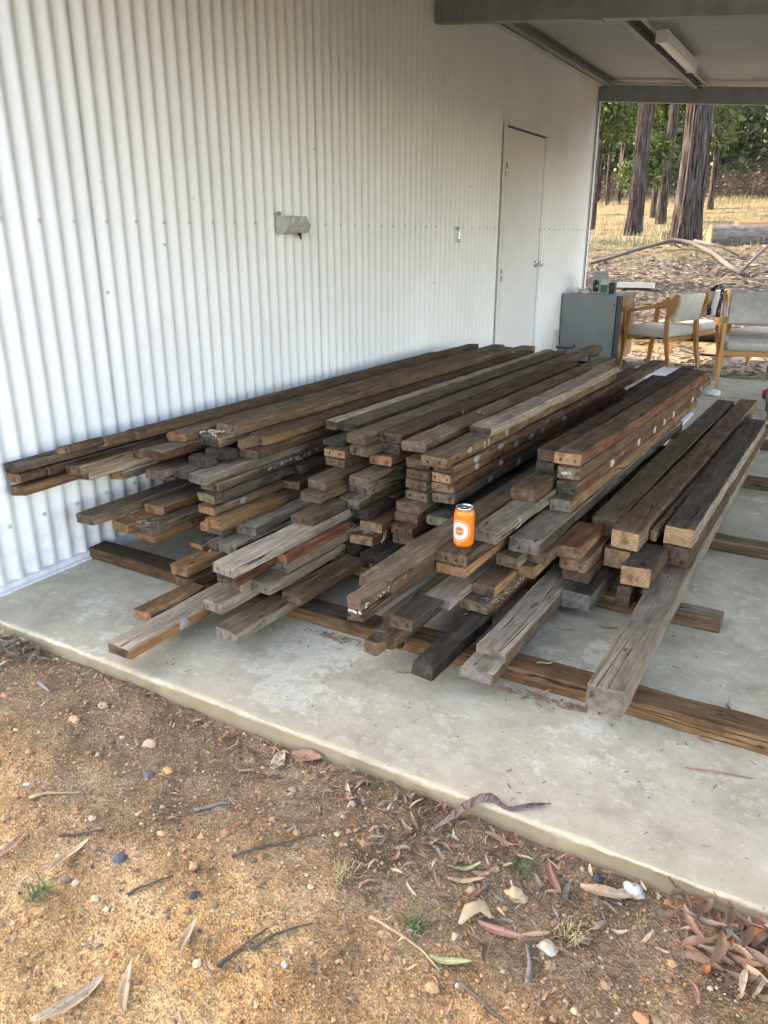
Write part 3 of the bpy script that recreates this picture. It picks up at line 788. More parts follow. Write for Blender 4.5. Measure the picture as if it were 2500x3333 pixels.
# ------------------------------------------------------------------ timber
# id, x, y (centre of the front end), z of underside, thickness, width, length, yaw, roll, top, side, end
ROWS = [
 ('A1',0.070,1.620,0.4628,0.0370,0.0750,3.28,1.20,8,'kg','kg','kg'),
 ('A2',0.139,1.797,0.5008,0.0301,0.0750,0.16,1.20,14,'br','br','ta'),
 ('A2b',0.161,1.961,0.4937,0.0360,0.0800,0.12,1.20,12,'br','br','ta'),
 ('A3',0.192,2.089,0.5003,0.0360,0.0850,3.08,2.20,5,'br','br','gb'),
 ('A6a',0.064,1.640,0.4204,0.0360,0.0800,0.10,1.20,8,'br','br','or'),
 ('A6b',0.078,1.748,0.4214,0.0360,0.0800,2.85,1.20,8,'gb','br','ta'),
 ('A6c',0.163,1.807,0.4201,0.0360,0.0850,0.26,1.20,8,'gb','gb','re'),
 ('A10',0.189,2.077,0.4226,0.0380,0.0850,2.72,1.50,6,'gb','gb','gb'),
 ('A7',0.093,1.612,0.3824,0.0360,0.0800,0.25,0.80,8,'br','tb','tb'),
 ('A8',0.145,1.866,0.3836,0.0360,0.0850,2.63,1.20,6,'gr','gr','gr'),
 ('A9',0.158,2.006,0.3476,0.0360,0.0850,2.49,1.20,6,'gr','kg','or'),
 ('A5',0.314,2.074,0.4393,0.0370,0.1000,2.83,2.00,2,'gr','re','re'),
 ('A4',0.300,2.207,0.4763,0.0370,0.1000,3.19,2.00,2,'gb','gb','or'),
 ('A11',0.325,2.048,0.3633,0.0370,0.1000,2.55,1.50,2,'gb','gb','gb'),
 ('A12',0.417,2.099,0.3680,0.0370,0.0777,2.60,2.00,0,'kg','kg','kg'),
 ('A12b',0.450,2.166,0.4060,0.0360,0.1000,0.06,2.00,0,'kg','kg','kg'),
 ('A13',0.180,1.809,0.2240,0.0380,0.0950,2.69,2.50,0,'gb','gb','gb'),
 ('A14',0.325,2.026,0.2240,0.0380,0.1000,2.58,2.00,0,'gb','re','or'),
 ('A15',0.375,1.917,0.1840,0.0380,0.1000,2.58,2.00,0,'gb','gb','gb'),
 ('A16',0.350,1.944,0.1470,0.0370,0.1300,2.36,2.00,0,'or','or','or'),
 ('A17',0.274,1.900,0.1850,0.0370,0.1000,2.60,2.00,0,'or','or','or'),
 ('B5',0.464,2.334,0.5030,0.0420,0.1200,2.75,2.50,0,'br','br','gb'),
 ('B7',0.433,2.264,0.4630,0.0420,0.1105,3.24,3.00,0,'gb','gb','kg'),
 ('B7b',0.487,2.231,0.4250,0.0370,0.1200,0.07,3.00,0,'kg','kg','kg'),
 ('B8',0.585,2.377,0.4650,0.0400,0.1000,2.87,2.20,0,'br','tb','tb'),
 ('B8b',0.579,2.283,0.4650,0.0380,0.0450,0.09,2.50,0,'gb','br','br'),
 ('B8c',0.594,2.309,0.4260,0.0370,0.1000,2.49,2.00,0,'br','br','br'),
 ('B8d',0.514,2.372,0.4060,0.0220,0.1000,2.43,2.00,0,'br','br','br'),
 ('B1',0.522,2.087,0.3650,0.0400,0.0950,2.71,1.60,0,'gr','gr','gr'),
 ('B2',0.536,2.130,0.3270,0.0370,0.0920,2.57,1.60,0,'gb','kg','mo'),
 ('B3',0.545,2.107,0.2870,0.0390,0.1000,0.49,1.80,0,'kg','kg','mo'),
 ('B4',0.560,2.080,0.2500,0.0360,0.0920,0.42,1.80,0,'br','gb','or'),
 ('B4b',0.626,2.048,0.2130,0.0360,0.1000,0.38,2.00,0,'or','or','or'),
 ('B4c',0.541,2.073,0.1760,0.0360,0.0400,2.33,2.00,0,'or','or','or'),
 ('B4d',0.603,2.076,0.1760,0.0360,0.0821,2.33,2.00,0,'gb','gb','gb'),
 ('B9',0.695,2.135,0.1720,0.0400,0.0950,2.27,2.20,0,'gr','gr','gr'),
 ('B10',0.703,2.022,0.1330,0.0380,0.0900,2.38,1.80,0,'gr','bl','gr'),
 ('B10b',0.632,2.021,0.1340,0.0370,0.0500,2.28,1.80,0,'gr','gb','gb'),
 ('B10c',0.566,2.006,0.1340,0.0240,0.0800,2.20,1.80,0,'kg','br','or'),
 ('G7',0.618,1.851,0.0930,0.0390,0.0900,2.35,1.50,0,'or','or','or'),
 ('G7b',0.646,1.845,0.0530,0.0370,0.1000,2.16,2.00,0,'br','br','br'),
 ('G2',0.708,1.581,0.0530,0.0360,0.0850,0.26,1.20,0,'tb','br','or'),
 ('G1',0.819,1.381,0.0540,0.0370,0.1000,2.72,0.90,0,'gr','or','br'),
 ('G3',1.039,1.621,0.0540,0.0400,0.1000,0.62,2.50,0,'gb','gr','gr'),
 ('G4',0.922,1.696,0.0930,0.0370,0.0900,2.40,2.00,0,'gr','gr','gr'),
 ('G4b',0.921,1.799,0.1320,0.0360,0.1000,2.30,2.00,0,'br','gr','br'),
 ('G5',1.020,1.827,0.1310,0.0370,0.0900,0.44,2.00,0,'gr','gr','gr'),
 ('G5u',1.107,1.879,0.0950,0.0350,0.0900,0.38,2.00,0,'br','br','br'),
 ('R3',1.016,1.931,0.1700,0.0360,0.0900,0.38,2.00,0,'gr','gr','gr'),
 ('R2',1.034,1.932,0.2070,0.0360,0.0550,0.38,2.00,0,'re','re','or'),
 ('G6b',0.956,1.729,0.1860,0.0360,0.0900,0.20,2.00,0,'re','re','br'),
 ('G6',0.988,1.690,0.2430,0.0370,0.0950,2.61,1.60,0,'gr','gr','gr'),
 ('B12',0.633,2.431,0.2130,0.0320,0.1000,2.07,2.00,0,'gb','gb','gb'),
 ('M1',0.642,2.503,0.2460,0.0370,0.0950,2.10,2.00,0,'br','br','ta'),
 ('B11',0.597,2.599,0.2840,0.0380,0.0950,2.10,2.00,0,'br','br','br'),
 ('B13',0.996,2.102,0.2810,0.0370,0.0950,0.23,2.00,0,'gb','br','br'),
 ('C9',0.947,2.229,0.3190,0.0390,0.0950,2.37,2.00,0,'gb','gb','gb'),
 ('C8',0.946,2.281,0.3580,0.0390,0.0950,2.42,2.00,0,'gb','br','gb'),
 ('C13',0.912,2.458,0.3980,0.0360,0.1000,2.34,2.00,0,'br','br','gb'),
 ('C13a',0.907,2.456,0.4340,0.0360,0.1000,2.35,2.00,0,'br','br','ta'),
 ('C13t',0.872,2.488,0.4720,0.0200,0.0900,2.41,2.00,0,'kg','kg','kg'),
 ('C3b',1.014,2.476,0.4520,0.0370,0.0950,2.42,1.80,0,'gb','gb','gb'),
 ('C3',0.981,2.507,0.4900,0.0380,0.0950,3.09,1.80,0,'gb','br','br'),
 ('C2',0.846,2.650,0.4930,0.0370,0.0945,2.52,2.00,0,'gb','kg','kg'),
 ('C1',0.761,2.650,0.4900,0.0400,0.0550,2.57,2.20,0,'gr','kg','br'),
 ('C4',1.086,2.590,0.4890,0.0420,0.1007,2.16,1.70,0,'br','br','br'),
 ('C5',1.233,2.515,0.4880,0.0420,0.1050,2.52,1.60,0,'gb','br','gb'),
 ('C7b',1.104,2.570,0.4500,0.0380,0.0782,2.33,2.00,0,'gb','gb','kg'),
 ('C7',1.075,2.526,0.4100,0.0380,0.1000,2.27,2.00,0,'br','tb','or'),
 ('C22',1.073,2.376,0.3630,0.0370,0.1000,2.32,2.00,0,'gb','gb','gb'),
 ('C22b',1.065,2.390,0.3250,0.0370,0.1000,2.31,2.00,0,'gb','gb','gb'),
 ('C10',1.055,2.333,0.2850,0.0390,0.1000,2.27,2.20,0,'gb','br','gr'),
 ('C10b',1.098,2.345,0.2470,0.0370,0.0858,0.19,2.00,0,'br','kg','kg'),
 ('C11',0.999,2.322,0.2070,0.0390,0.0900,2.08,2.50,0,'br','br','gb'),
 ('C11u',1.037,2.317,0.1690,0.0370,0.1000,2.08,2.00,0,'re','re','re'),
 ('C21',1.098,2.543,0.2470,0.0370,0.0747,1.96,2.00,0,'br','br','or'),
 ('C16',1.149,2.330,0.2090,0.0370,0.1000,2.17,2.00,0,'re','re','ta'),
 ('C12',1.137,2.277,0.1690,0.0390,0.1000,2.12,2.00,0,'re','br','ta'),
 ('C18',1.084,2.270,0.1300,0.0380,0.1000,2.03,2.00,0,'bl','bl','bl'),
 ('C18b',1.077,2.268,0.0920,0.0370,0.0950,1.93,2.00,0,'br','br','br'),
 ('C18c',1.140,2.249,0.0530,0.0370,0.0900,1.95,2.00,0,'br','br','tb'),
 ('C19',1.220,2.219,0.1300,0.0380,0.1000,2.08,2.00,0,'bl','bl','bl'),
 ('C19b',1.236,2.255,0.0920,0.0370,0.1000,1.95,2.00,0,'tb','tb','tb'),
 ('C19c',1.237,2.293,0.0530,0.0370,0.1000,1.91,2.00,0,'br','br','br'),
 ('C17b',1.281,2.356,0.1700,0.0380,0.1000,2.05,2.00,0,'bl','bl','br'),
 ('C17',1.274,2.354,0.2090,0.0380,0.1000,2.15,2.00,0,'re','re','br'),
 ('C14b',1.271,2.390,0.2480,0.0380,0.1000,2.21,2.00,0,'br','br','br'),
 ('C14',1.273,2.398,0.2870,0.0380,0.1000,2.20,2.00,0,'br','tb','br'),
 ('E1d',1.292,2.433,0.3270,0.0370,0.0950,2.27,2.00,0,'kg','kg','gb'),
 ('E1c',1.281,2.449,0.3650,0.0380,0.1000,2.25,2.00,0,'br','kg','tb'),
 ('E1b',1.285,2.451,0.4050,0.0370,0.1000,2.35,2.00,0,'br','kg','br'),
 ('E1a',1.274,2.467,0.4430,0.0370,0.1000,2.33,2.00,0,'br','br','br'),
 ('C15',1.389,2.454,0.3260,0.0380,0.0948,2.15,2.20,0,'br','kg','gb'),
 ('C15b',1.383,2.465,0.3650,0.0380,0.0950,2.24,2.20,0,'br','re','tb'),
 ('C15c',1.380,2.465,0.4040,0.0380,0.0868,2.44,2.20,0,'br','re','ta'),
 ('C15d',1.385,2.47,0.4430,0.0330,0.095,2.57,2.20,0,'br','tb','br'),
 ('C6',1.371,2.409,0.4770,0.0410,0.1070,2.12,1.90,0,'gb','tb','tb'),
 ('D1',1.400,2.772,0.5200,0.0380,0.1000,1.77,1.60,0,'gr','gr','kg'),
 ('C20',1.393,2.407,0.2520,0.0380,0.1000,1.99,2.00,0,'bl','bl','mo'),
 ('C20u',1.445,2.297,0.2130,0.0370,0.1000,2.10,2.00,0,'gr','gr','gr'),
 ('H6',1.627,2.032,0.2920,0.0400,0.1103,2.17,2.20,0,'br','br','tb'),
 ('H6b',1.625,2.035,0.2530,0.0380,0.1055,2.07,2.20,0,'br','or','or'),
 ('H1',1.505,1.613,0.2920,0.0400,0.1000,2.69,2.20,0,'gb','br','br'),
 ('H1b',1.530,1.613,0.2540,0.0360,0.0500,2.59,2.20,0,'br','br','br'),
 ('H3c',1.573,1.805,0.1500,0.0400,0.0800,0.18,2.20,0,'kg','kg','br'),
 ('H3b',1.494,1.786,0.1000,0.0400,0.0736,2.02,2.20,0,'gb','br','kg'),
 ('H3',1.493,1.777,0.0520,0.0460,0.0750,2.13,2.20,0,'br','tb','br'),
 ('H2',1.598,1.996,0.1490,0.0330,0.0950,1.91,2.20,0,'gr','gr','gr'),
 ('N1',1.729,2.266,0.2160,0.0460,0.0844,1.64,2.20,0,'kg','gb','gb'),
 ('N2',1.693,2.147,0.1500,0.0400,0.0803,1.75,2.20,0,'br','or','br'),
 ('N3',1.672,2.111,0.1060,0.0420,0.1200,1.79,2.20,0,'kg','br','mo'),
 ('N3b',1.669,2.158,0.0740,0.0300,0.1200,1.74,2.20,0,'re','re','re'),
 ('H4',1.678,1.742,0.0520,0.0460,0.0750,0.41,2.20,0,'kg','bl','kg'),
 ('H5',1.825,1.903,0.0520,0.0600,0.1000,2.30,1.00,0,'gr','gb','gr'),
 ('D4',1.683,2.155,0.3340,0.0420,0.0950,2.05,2.20,0,'gr','gr','gr'),
 ('D6',1.685,2.487,0.3780,0.0460,0.0900,0.23,2.00,0,'br','br','br'),
 ('D5',1.772,2.292,0.2640,0.0480,0.1100,2.11,2.20,0,'gr','kg','gr'),
 ('N4',1.810,2.330,0.2200,0.0420,0.0703,0.10,2.20,0,'br','br','br'),
 ('N5',1.774,2.320,0.1680,0.0460,0.0665,1.88,2.20,0,'br','tb','tb'),
 ('K1',1.874,2.434,0.2160,0.0460,0.1000,0.27,2.20,0,'re','tb','tb'),
 ('K2',1.899,2.451,0.1680,0.0460,0.1000,1.75,2.20,0,'br','br','tb'),
 ('K3',1.903,2.470,0.1200,0.0460,0.1000,1.73,2.20,0,'br','br','br'),
 ('K4',1.935,2.391,0.0520,0.0660,0.1000,1.71,2.20,0,'kg','gr','gr'),
 ('D3',1.787,2.614,0.3150,0.0490,0.0775,2.19,2.20,0,'br','tb','gr'),
 ('D2c',1.792,2.672,0.3660,0.0470,0.0821,2.23,2.20,0,'br','re','kg'),
 ('D2b',1.784,2.705,0.4140,0.0470,0.0901,2.30,2.80,0,'br','br','mo'),
 ('D2',1.769,2.726,0.4620,0.0470,0.1050,2.21,2.90,0,'br','re','ta'),
 ('D2L',1.678,2.749,0.4580,0.0470,0.0765,2.34,2.90,0,'br','br','br'),
 ('D2Lb',1.674,2.754,0.4100,0.0470,0.0750,2.55,2.90,0,'br','br','kg'),
 ('E1',1.932,2.714,0.2150,0.0700,0.1000,2.55,2.00,0,'gb','kg','br'),
 ('I1',2.031,2.625,0.2150,0.0700,0.1000,2.74,2.30,0,'br','gb','pi'),
 ('I1b',2.104,2.749,0.2170,0.0450,0.0256,2.25,2.20,0,'gb','gb','pi'),
 ('I2',2.189,2.742,0.2200,0.0700,0.1000,2.01,1.60,0,'kg','gr','pi'),
 ('I0',2.010,2.613,0.1400,0.0700,0.0944,2.29,2.00,0,'br','br','ta'),
 ('I3',2.104,2.488,0.1400,0.0700,0.1000,0.25,2.00,0,'kg','br','pi'),
 ('I4',2.190,2.744,0.1410,0.0750,0.1000,2.26,1.50,0,'br','br','br'),
 ('I5',2.186,1.820,0.0570,0.0780,0.1000,3.08,0.80,0,'gr','gr','gr'),
 ('K5',2.073,2.476,0.0600,0.0750,0.0500,2.23,2.00,0,'br','br','br'),
 ('P1',1.345,4.600,0.322,0.038,0.100,1.65,2.0,0,'gb','gb','gb'),
 ('P2',1.425,4.560,0.262,0.038,0.090,1.35,2.0,0,'kg','kg','kg')
]
LABEL = {}
for ln in """A1|dark grey board against the wall, reaching the left edge of the photo
A2|short brown offcut with pale end on top of the dark leftmost board
A2b|brown board with bright yellow square end at upper left by the wall
A3|long brown board along the wall, topmost of the left heap
A6a|board with split orange end directly under the dark leftmost board
A6b|board with cracked tan end, second in the row under the leftmost board
A6c|grey-brown board with narrow reddish end and cobweb, under the leftmost board
A10|grey-brown board with blunt chamfered end below the top wall boards
A7|tan-sided board, lowest of the overhanging boards at the far left
A8|pale grey board end above the orange tip of the lowest wall board
A9|grey board with split orange end hanging free in front of the wall
A5|board with red-brown side and pinkish grey end, upper left of heap
A4|grey-topped board with clean orange end, upper left of heap
A11|grey-brown board with square end below the red-sided board
A12|dark board with rounded tip beside the big pale grey board
A12b|short dark grey board tucked under the red-sided board
A13|long grey-brown board with rounded nose jutting left, below the wall heap
A14|board with orange end and red-stained side, lower left cluster
A15|grey-brown board with hairy frayed top end, lower left cluster
A16|orange board at the bottom of the lower left cluster
A17|orange board behind the rounded-nose board, lower left cluster
B5|wide brown plank with two nail stains, top of heap left of centre
B7|thick blocky grey board with string tuft on top, under the wide brown plank
B7b|dark rounded board end directly under the block with the string tuft
B8|long tan-sided plank with frayed splinter on its edge, left centre top
B8b|small brown board end left of the splintered tan plank
B8c|thin brown board under the splintered tan plank
B8d|thin brown board lying just over the long pale grey board
B1|long pale grey board with cracked end over the yellow mouldy ends
B2|dark board streaked with white paint under the long pale grey board
B3|dark board with two yellow mouldy patches on its end
B4|board with orange cut end under the mouldy-ended board
B4b|orange board end under the orange-ended grey board, left stack
B4c|narrow orange board end deep in the left stack
B4d|rounded grey-brown board end behind the pale grey boards, left stack
B9|pale grey board with square end and dark spot on top, left front
B10|grey board with black side below the spotted pale board, left front
B10b|grey-brown board beside the black-sided board, left front
B10c|dark board with split reddish end behind the bright orange board
G7|bright orange-brown board with white spots on top, front left
G7b|brown board lying under the bright orange board, front left
G2|brown board with orange end left of the longest front board, on the concrete side
G1|board with round filler spot on its orange side, jutting farthest forward
G3|brown-topped grey board at floor level, front centre left
G4|grey board with notched corner lying across the filler-spotted board
G4b|short brown board with pale squared side above the notched grey board
G5|grey board with mossy end right of the pale squared block
G5u|brown board under the mossy-ended grey board
R3|grey board with cracked diagonal end over the mossy-ended board
R2|red-sided board with narrow orange end, front left centre
G6b|reddish-brown board under the large pale grey front board
G6|large pale grey board with streaky top over the reddish front board
B12|board with nail-stained end over the spotted pale grey board
M1|board with split tan end between two nailed grey ends, left centre
B11|brown board with two nail holes, top of the left centre column
B13|brown board with two nail stains resting on the large pale grey board
C9|grey board with chipped lower edge under the two-slot board, centre left
C8|grey-brown board with two slot-like nail marks, centre left
C13|grey nailed board under the tan-ended board, centre column
C13a|board with tan knotty end under the dark board, centre column
C13t|thin dark board topping the centre column
C3b|grey board with two dark nail stains under the top centre board
C3|brown board with two nail holes in its end, top centre
C2|wide dark-ended board at the top, centre left of the filler-marked boards
C1|narrow grey board beside the wide dark-ended top board
C4|top board with grey filler blobs along its side, centre of heap
C5|top board with rounded frayed end next to the pale filler-marked stack
C7b|rough dark board end just under the filler-blobbed top board
C7|board with bright orange nailed end, centre right under the top
C22|grey board with paint-smeared end behind the debris-covered board
C22b|grey board directly under the paint-smeared end
C10|board covered in bark crumbs with pale nailed end, centre
C10b|dark board under the crumb-covered board
C11|brown board with corner knot below the crumb-covered board
C11u|reddish board in the shadow below the corner-knot board
C21|orange board end peeping out right of the crumb-covered board
C16|reddish-topped board with stained tan end behind the fibre nest
C12|tan nailed board with a nest of fibres and string on top
C18|black cracked board under the tan board with the fibre nest
C18b|brown split board under the left black cracked board
C18c|lowest brown board end near the floor, front centre
C19|black charred-looking board with splitting front edge, front centre
C19b|tan board under the black splitting board
C19c|brown nailed board at the bottom under the black splitting board
C17b|board with black speckled side left of the long notched beam
C17|dark reddish board with nail holes, above the black-sided board
C14b|dark brown board under the broad brown block, centre right
C14|broad brown board end with curved grain, left of the can
E1d|board with notched top edge under the pale-topped stack, centre right
E1c|dark-sided board with yellowish nailed end, centre right
E1b|dark nailed board second from top beside the tall stack
E1a|dark brown board end in shade under the top boards, centre right
C15|lowest board of the tall stack above the can
C15b|second lowest board of the tall stack above the can
C15c|board with pale yellow nailed end in the tall stack above the can
C15d|thin brown board under the top board of the tall stack
C6|top board of the tall stack with curled splinter on its tan end
D1|pale grey board with dark end on top of the tall stack
C20|mossy black-topped board behind the can
C20u|grey board under the mossy black-topped board
H6|cracked brown board that the orange can stands on
H6b|orange-brown board directly under the can's board
H1|long notched brown beam pointing at the viewer left of the can
H1b|narrow board with white paint under the long notched beam
H3c|dark square-ended board below the stepped grey board, front
H3b|grey-brown board under the stepped grey board, front
H3|lowest notched board with cobweb on its tip, front centre
H2|pale stepped grey board at the front with half-lapped end
N1|dark grey board with rounded end under the board beside the can
N2|dark red-brown board with orange side under the rounded grey board
N3|dark board fringed with fibres near the floor, front right
N3b|dark red board beneath the fibre-fringed board
H4|black split board lying low at the front, right of centre
H5|weathered grey board with stepped end and cracks, front right
D4|pale grey board touching the right side of the can
D6|dirty brown block lying on the pale board beside the can
D5|smooth grey board with rounded end right of the can's board
N4|brown board under the smooth round-ended grey board
N5|tan board with knot hole in its end, right of centre
K1|brown board with rusty nailed end, right of the knot-holed board
K2|tan nailed board second in the low stack right of centre
K3|dark bottom board of the low stack right of centre
K4|chipped grey block at floor level beside the rear bearer
D3|board with pale nailed end under the red-sided right stack
D2c|red-sided board with white filler spots along its side
D2b|board with white mould on its end, right stack
D2|top right board with red side and glowing tan nailed end
D2L|brown board left beside the red-sided top board, right stack
D2Lb|short-ended board below the left top board of the right stack
E1|dark square beam left of the fresh-cut beams
I1|beam with fresh yellow cut end and sapwood edge, right group
I1b|narrow fresh-cut beam wedged between two larger fresh-cut beams
I2|black-topped beam with fresh pink-brown arched cut end, far right
I0|beam with tan end tucked under the dark square beam
I3|black-topped beam with fresh cut end, lower of the right group
I4|dark brown end beam under the far right fresh-cut beam
I5|long grey squared post jutting forward at far right
K5|dark beam in shadow behind the lower fresh-cut beam
P1|grey board sticking out past the far end of the middle stack
P2|dark board under the grey one past the far end of the stack""".strip().splitlines():
    a, b_ = ln.split('|'); LABEL[a] = b_

def prism(mb, x0, x1, y0, y1, z0, z1, seed, ch=0.004, rough=0.0016, bow=0.004):
    """one sawn board: chamfered section swept along y with slight bow, wander and chipped arrises"""
    rd = random.Random(seed)
    L = y1 - y0
    n = max(3, min(34, int(L / 0.075)))
    ts = [0.0, 0.004 / max(L, 0.01)] + [i / n for i in range(1, n)] + [1 - 0.004 / max(L, 0.01), 1.0]
    a1, a2, p1, p2 = rd.uniform(-bow, bow), rd.uniform(-bow, bow) * 0.5, rd.uniform(0, 6), rd.uniform(0, 6)
    skew = rd.uniform(-0.012, 0.012); tilt = rd.uniform(-0.006, 0.006)
    chs = [ch * rd.uniform(0.4, 1.9) for _ in range(4)]
    V, F, MI = [], [], []
    for k, t in enumerate(ts):
        sh = 0.0022 if k in (0, len(ts) - 1) else 0.0
        ox = a1 * math.sin(math.pi * t) * min(1, L) + 0.0012 * math.sin(9 * t + p1)
        oz = a2 * math.sin(math.pi * t) * min(1, L) * 0.4
        c = [min(q * (0.7 + 0.9 * noise.noise((seed * 1.7 + i * 5, t * L * 9, 0.3))) + 0.0012 + 0.016 * max(0.0, noise.noise((seed * 3.1 + i * 7, t * L * 5.5, 1.7)) - 0.38), (z1 - z0) * 0.34) for i, q in enumerate(chs)]
        c = [max(0.0012, q) for q in c]
        sec = [(x0 + sh, z0 + c[0], 1), (x0 + sh, z1 - c[1], 0), (x0 + c[1] + sh, z1 - sh, 0), ((x0 + x1) / 2, z1 - sh, 0), (x1 - c[2] - sh, z1 - sh, 0),
               (x1 - sh, z1 - c[2], 1), (x1 - sh, (z0 + z1) / 2, 1), (x1 - sh, z0 + c[3], 1), (x1 - c[3] - sh, z0 + sh, 1), (x0 + c[0] + sh, z0 + sh, 1)]
        for i, (x, z, _) in enumerate(sec):
            y = y0 + t * L
            if k < 2:
                y += skew * (x - x0) / (x1 - x0) + tilt * (z - z0) / (z1 - z0) + (rd.uniform(-0.003, 0.003))
            V.append((x + ox + rd.uniform(-rough, rough), y, z + oz + rd.uniform(-rough, rough) * 0.6))
    m = 10
    smat = [1, 0, 0, 0, 0, 1, 1, 1, 1, 1]
    for k in range(len(ts) - 1):
        for i in range(m):
            j = (i + 1) % m
            F.append((k * m + i, k * m + j, (k + 1) * m + j, (k + 1) * m + i)); MI.append(2 if k == 0 and False else smat[i])
    F.append(tuple(range(m - 1, -1, -1))); MI.append(2)
    F.append(tuple((len(ts) - 1) * m + i for i in range(m))); MI.append(2)
    b0 = len(mb.v)
    mb.v += V; mb.f += [tuple(b0 + i for i in f) for f in F]; mb.mi += MI

NOTCH = {  # extra geometry in board space: list of boxes (x0,x1,y0,y1,z0,z1) as fractions/offsets, y in metres
 'H1': [(-0.5, 0.5, 0.13, None, 0, 1), (0.02, 0.5, 0.0, 0.135, 0, 1)],
 'H2': [(-0.5, 0.5, 0.0, None, 0, 1), (-0.5, 0.06, -0.105, 0.005, 0, 1)],
 'H5': [(-0.5, 0.5, 0.0, None, 0, 1), (-0.5, 0.5, -0.105, 0.005, 0, 0.62)],
 'H3': [(-0.5, 0.5, 0.05, None, 0, 1), (-0.5, 0.18, 0.0, 0.055, 0, 1)],
 'H3b': [(-0.5, 0.5, 0.10, None, 0, 1), (-0.1, 0.5, 0.0, 0.105, 0, 1)],
 'G4': [(-0.5, 0.5, 0.0, None, 0, 1)],
}
PL = {}
for i, (pid, x, y, z0, t, w, L, yaw, roll, ft, fs, fe) in enumerate(ROWS):
    mb = MB()
    boxes = NOTCH.get(pid, [(-0.5, 0.5, 0.0, None, 0, 1)])
    for j, (a, b_, ya, yb, za, zb) in enumerate(boxes):
        prism(mb, a * w, b_ * w, ya, L if yb is None else yb, za * t, zb * t, i * 7 + j, ch=0.004 if t < 0.06 else 0.003, bow=0.006)
    o = mb.obj('timber_plank' if t < 0.06 else 'timber_beam', [FACE[ft], FACE[fs], END[fe]])
    o.location = (x, y, z0)
    o.rotation_euler = (0, R(-roll), R(-yaw))
    autosmooth(o, 28)
    tag(o, LABEL[pid], 'plank' if t < 0.06 else 'beam', 'reclaimed timber stacked beside the shed')
    PL[pid] = o

# dried filler and paint spots on board sides: (board, y along board, z up, radius along, radius up, material)
SPOTS = [('D2c', .43, .024, .024, .020, 'paint_white'), ('D2c', .83, .024, .020, .022, 'paint_white'), ('D2c', 1.11, .023, .020, .021, 'paint_white'), ('D2c', 1.30, .023, .016, .018, 'paint_white'),
 ('D2c', 1.50, .024, .020, .020, 'paint_white'), ('D2c', 1.96, .024, .022, .021, 'paint_white'), ('D2b', 2.05, .02, .016, .016, 'paint_white'),
 ('C6', .19, .027, .022, .013, 'glue'), ('C6', .32, .018, .006, .015, 'glue'), ('C6', .36, .021, .006, .017, 'glue'), ('C6', .54, .022, .010, .016, 'glue'),
 ('C15d', .18, .017, .030, .016, 'glue'), ('C15d', .40, .016, .030, .015, 'glue'), ('C15c', .21, .016, .020, .014, 'glue'), ('C15c', .60, .018, .026, .018, 'glue_green'),
 ('C15c', .77, .018, .026, .018, 'glue_green'), ('C15c', .90, .019, .026, .018, 'glue_green'), ('C15d', .92, .017, .016, .015, 'glue_green'), ('C15c', 1.19, .020, .024, .016, 'glue'),
 ('C15d', 1.37, .012, .020, .010, 'glue_green'), ('C15b', .43, .020, .020, .015, 'glue'), ('C15', .32, .018, .024, .016, 'glue_green'), ('C15', .61, .018, .022, .017, 'glue_green'),
 ('C4', .31, .022, .030, .020, 'glue'), ('C4', .55, .022, .014, .018, 'glue'), ('C4', .59, .022, .018, .019, 'glue'), ('C4', .87, .022, .030, .019, 'glue'),
 ('G1', .23, .020, .030, .021, 'glue'), ('B1', .57, .012, .035, .014, 'glue'), ('B4', .16, .018, .026, .017, 'glue'), ('D4', .18, .030, .006, .011, 'paint_white')]
wid = {r[0]: r[5] for r in ROWS}
for pid, yy, zz, ra, rb, mt in SPOTS:
    rd = random.Random(hash((yy, zz)) & 0xffff)
    n = 12
    b = MB()
    rim = [(0.0, yy + ra * math.cos(2 * math.pi * k / n) * rd.uniform(0.6, 1.2), zz + rb * math.sin(2 * math.pi * k / n) * rd.uniform(0.6, 1.15)) for k in range(n)]
    xs_ = wid[pid] / 2
    v = [(xs_ - 0.003, p[1], p[2]) for p in rim] + [(xs_ + 0.0022, yy + (p[1] - yy) * 0.9, zz + (p[2] - zz) * 0.9) for p in rim] + [(xs_ + 0.0034, yy, zz)]
    f = [(k, (k + 1) % n, n + (k + 1) % n, n + k) for k in range(n)] + [(n + k, n + (k + 1) % n, 2 * n) for k in range(n)]
    b.add(v, f)
    b.obj('filler_spot' if mt != 'paint_white' else 'paint_spot', M[mt], PL[pid], True)
# flecks of white paint and mould
def flecks(pid, name, pts, mt='paint_white'):
    b = MB()
    rd = random.Random(len(pts))
    for (x, y, z, nx, ny, nz, r) in pts:
        nrm = Vector((nx, ny, nz))
        s = nrm.cross(Vector((0.2, 0.5, 0.9))).normalized(); u = nrm.cross(s)
        q = Vector((x, y, z))
        ring = [q - nrm * 0.001 + (s * math.cos(a) + u * math.sin(a)) * r * rd.uniform(0.5, 1.2) for a in [k * math.pi / 4 for k in range(8)]]
        b.add([*ring, q + nrm * 0.0016], [(k, (k + 1) % 8, 8) for k in range(8)])
    o = b.obj(name, M[mt], PL[pid])
    o['kind'] = 'stuff'
rd = random.Random(3)
flecks('B2', 'paint_flecks', [(0.0465, 0.30 + 0.34 * q + rd.uniform(-.01, .01), 0.010 + 0.018 * rd.random(), 1, 0, 0, rd.uniform(.003, .008)) for q in [rd.random() for _ in range(26)]])
flecks('H1', 'paint_flecks', [(0.0505, 0.02 + 0.22 * q, 0.004 + 0.012 * rd.random() + .01 * q, 1, 0, 0, rd.uniform(.003, .009)) for q in [rd.random() for _ in range(26)]])
flecks('H1b', 'paint_flecks', [(rd.uniform(-.02, .02), -0.001, 0.030 + 0.004 * rd.random(), 0, -1, 0, rd.uniform(.003, .006)) for q in range(10)])
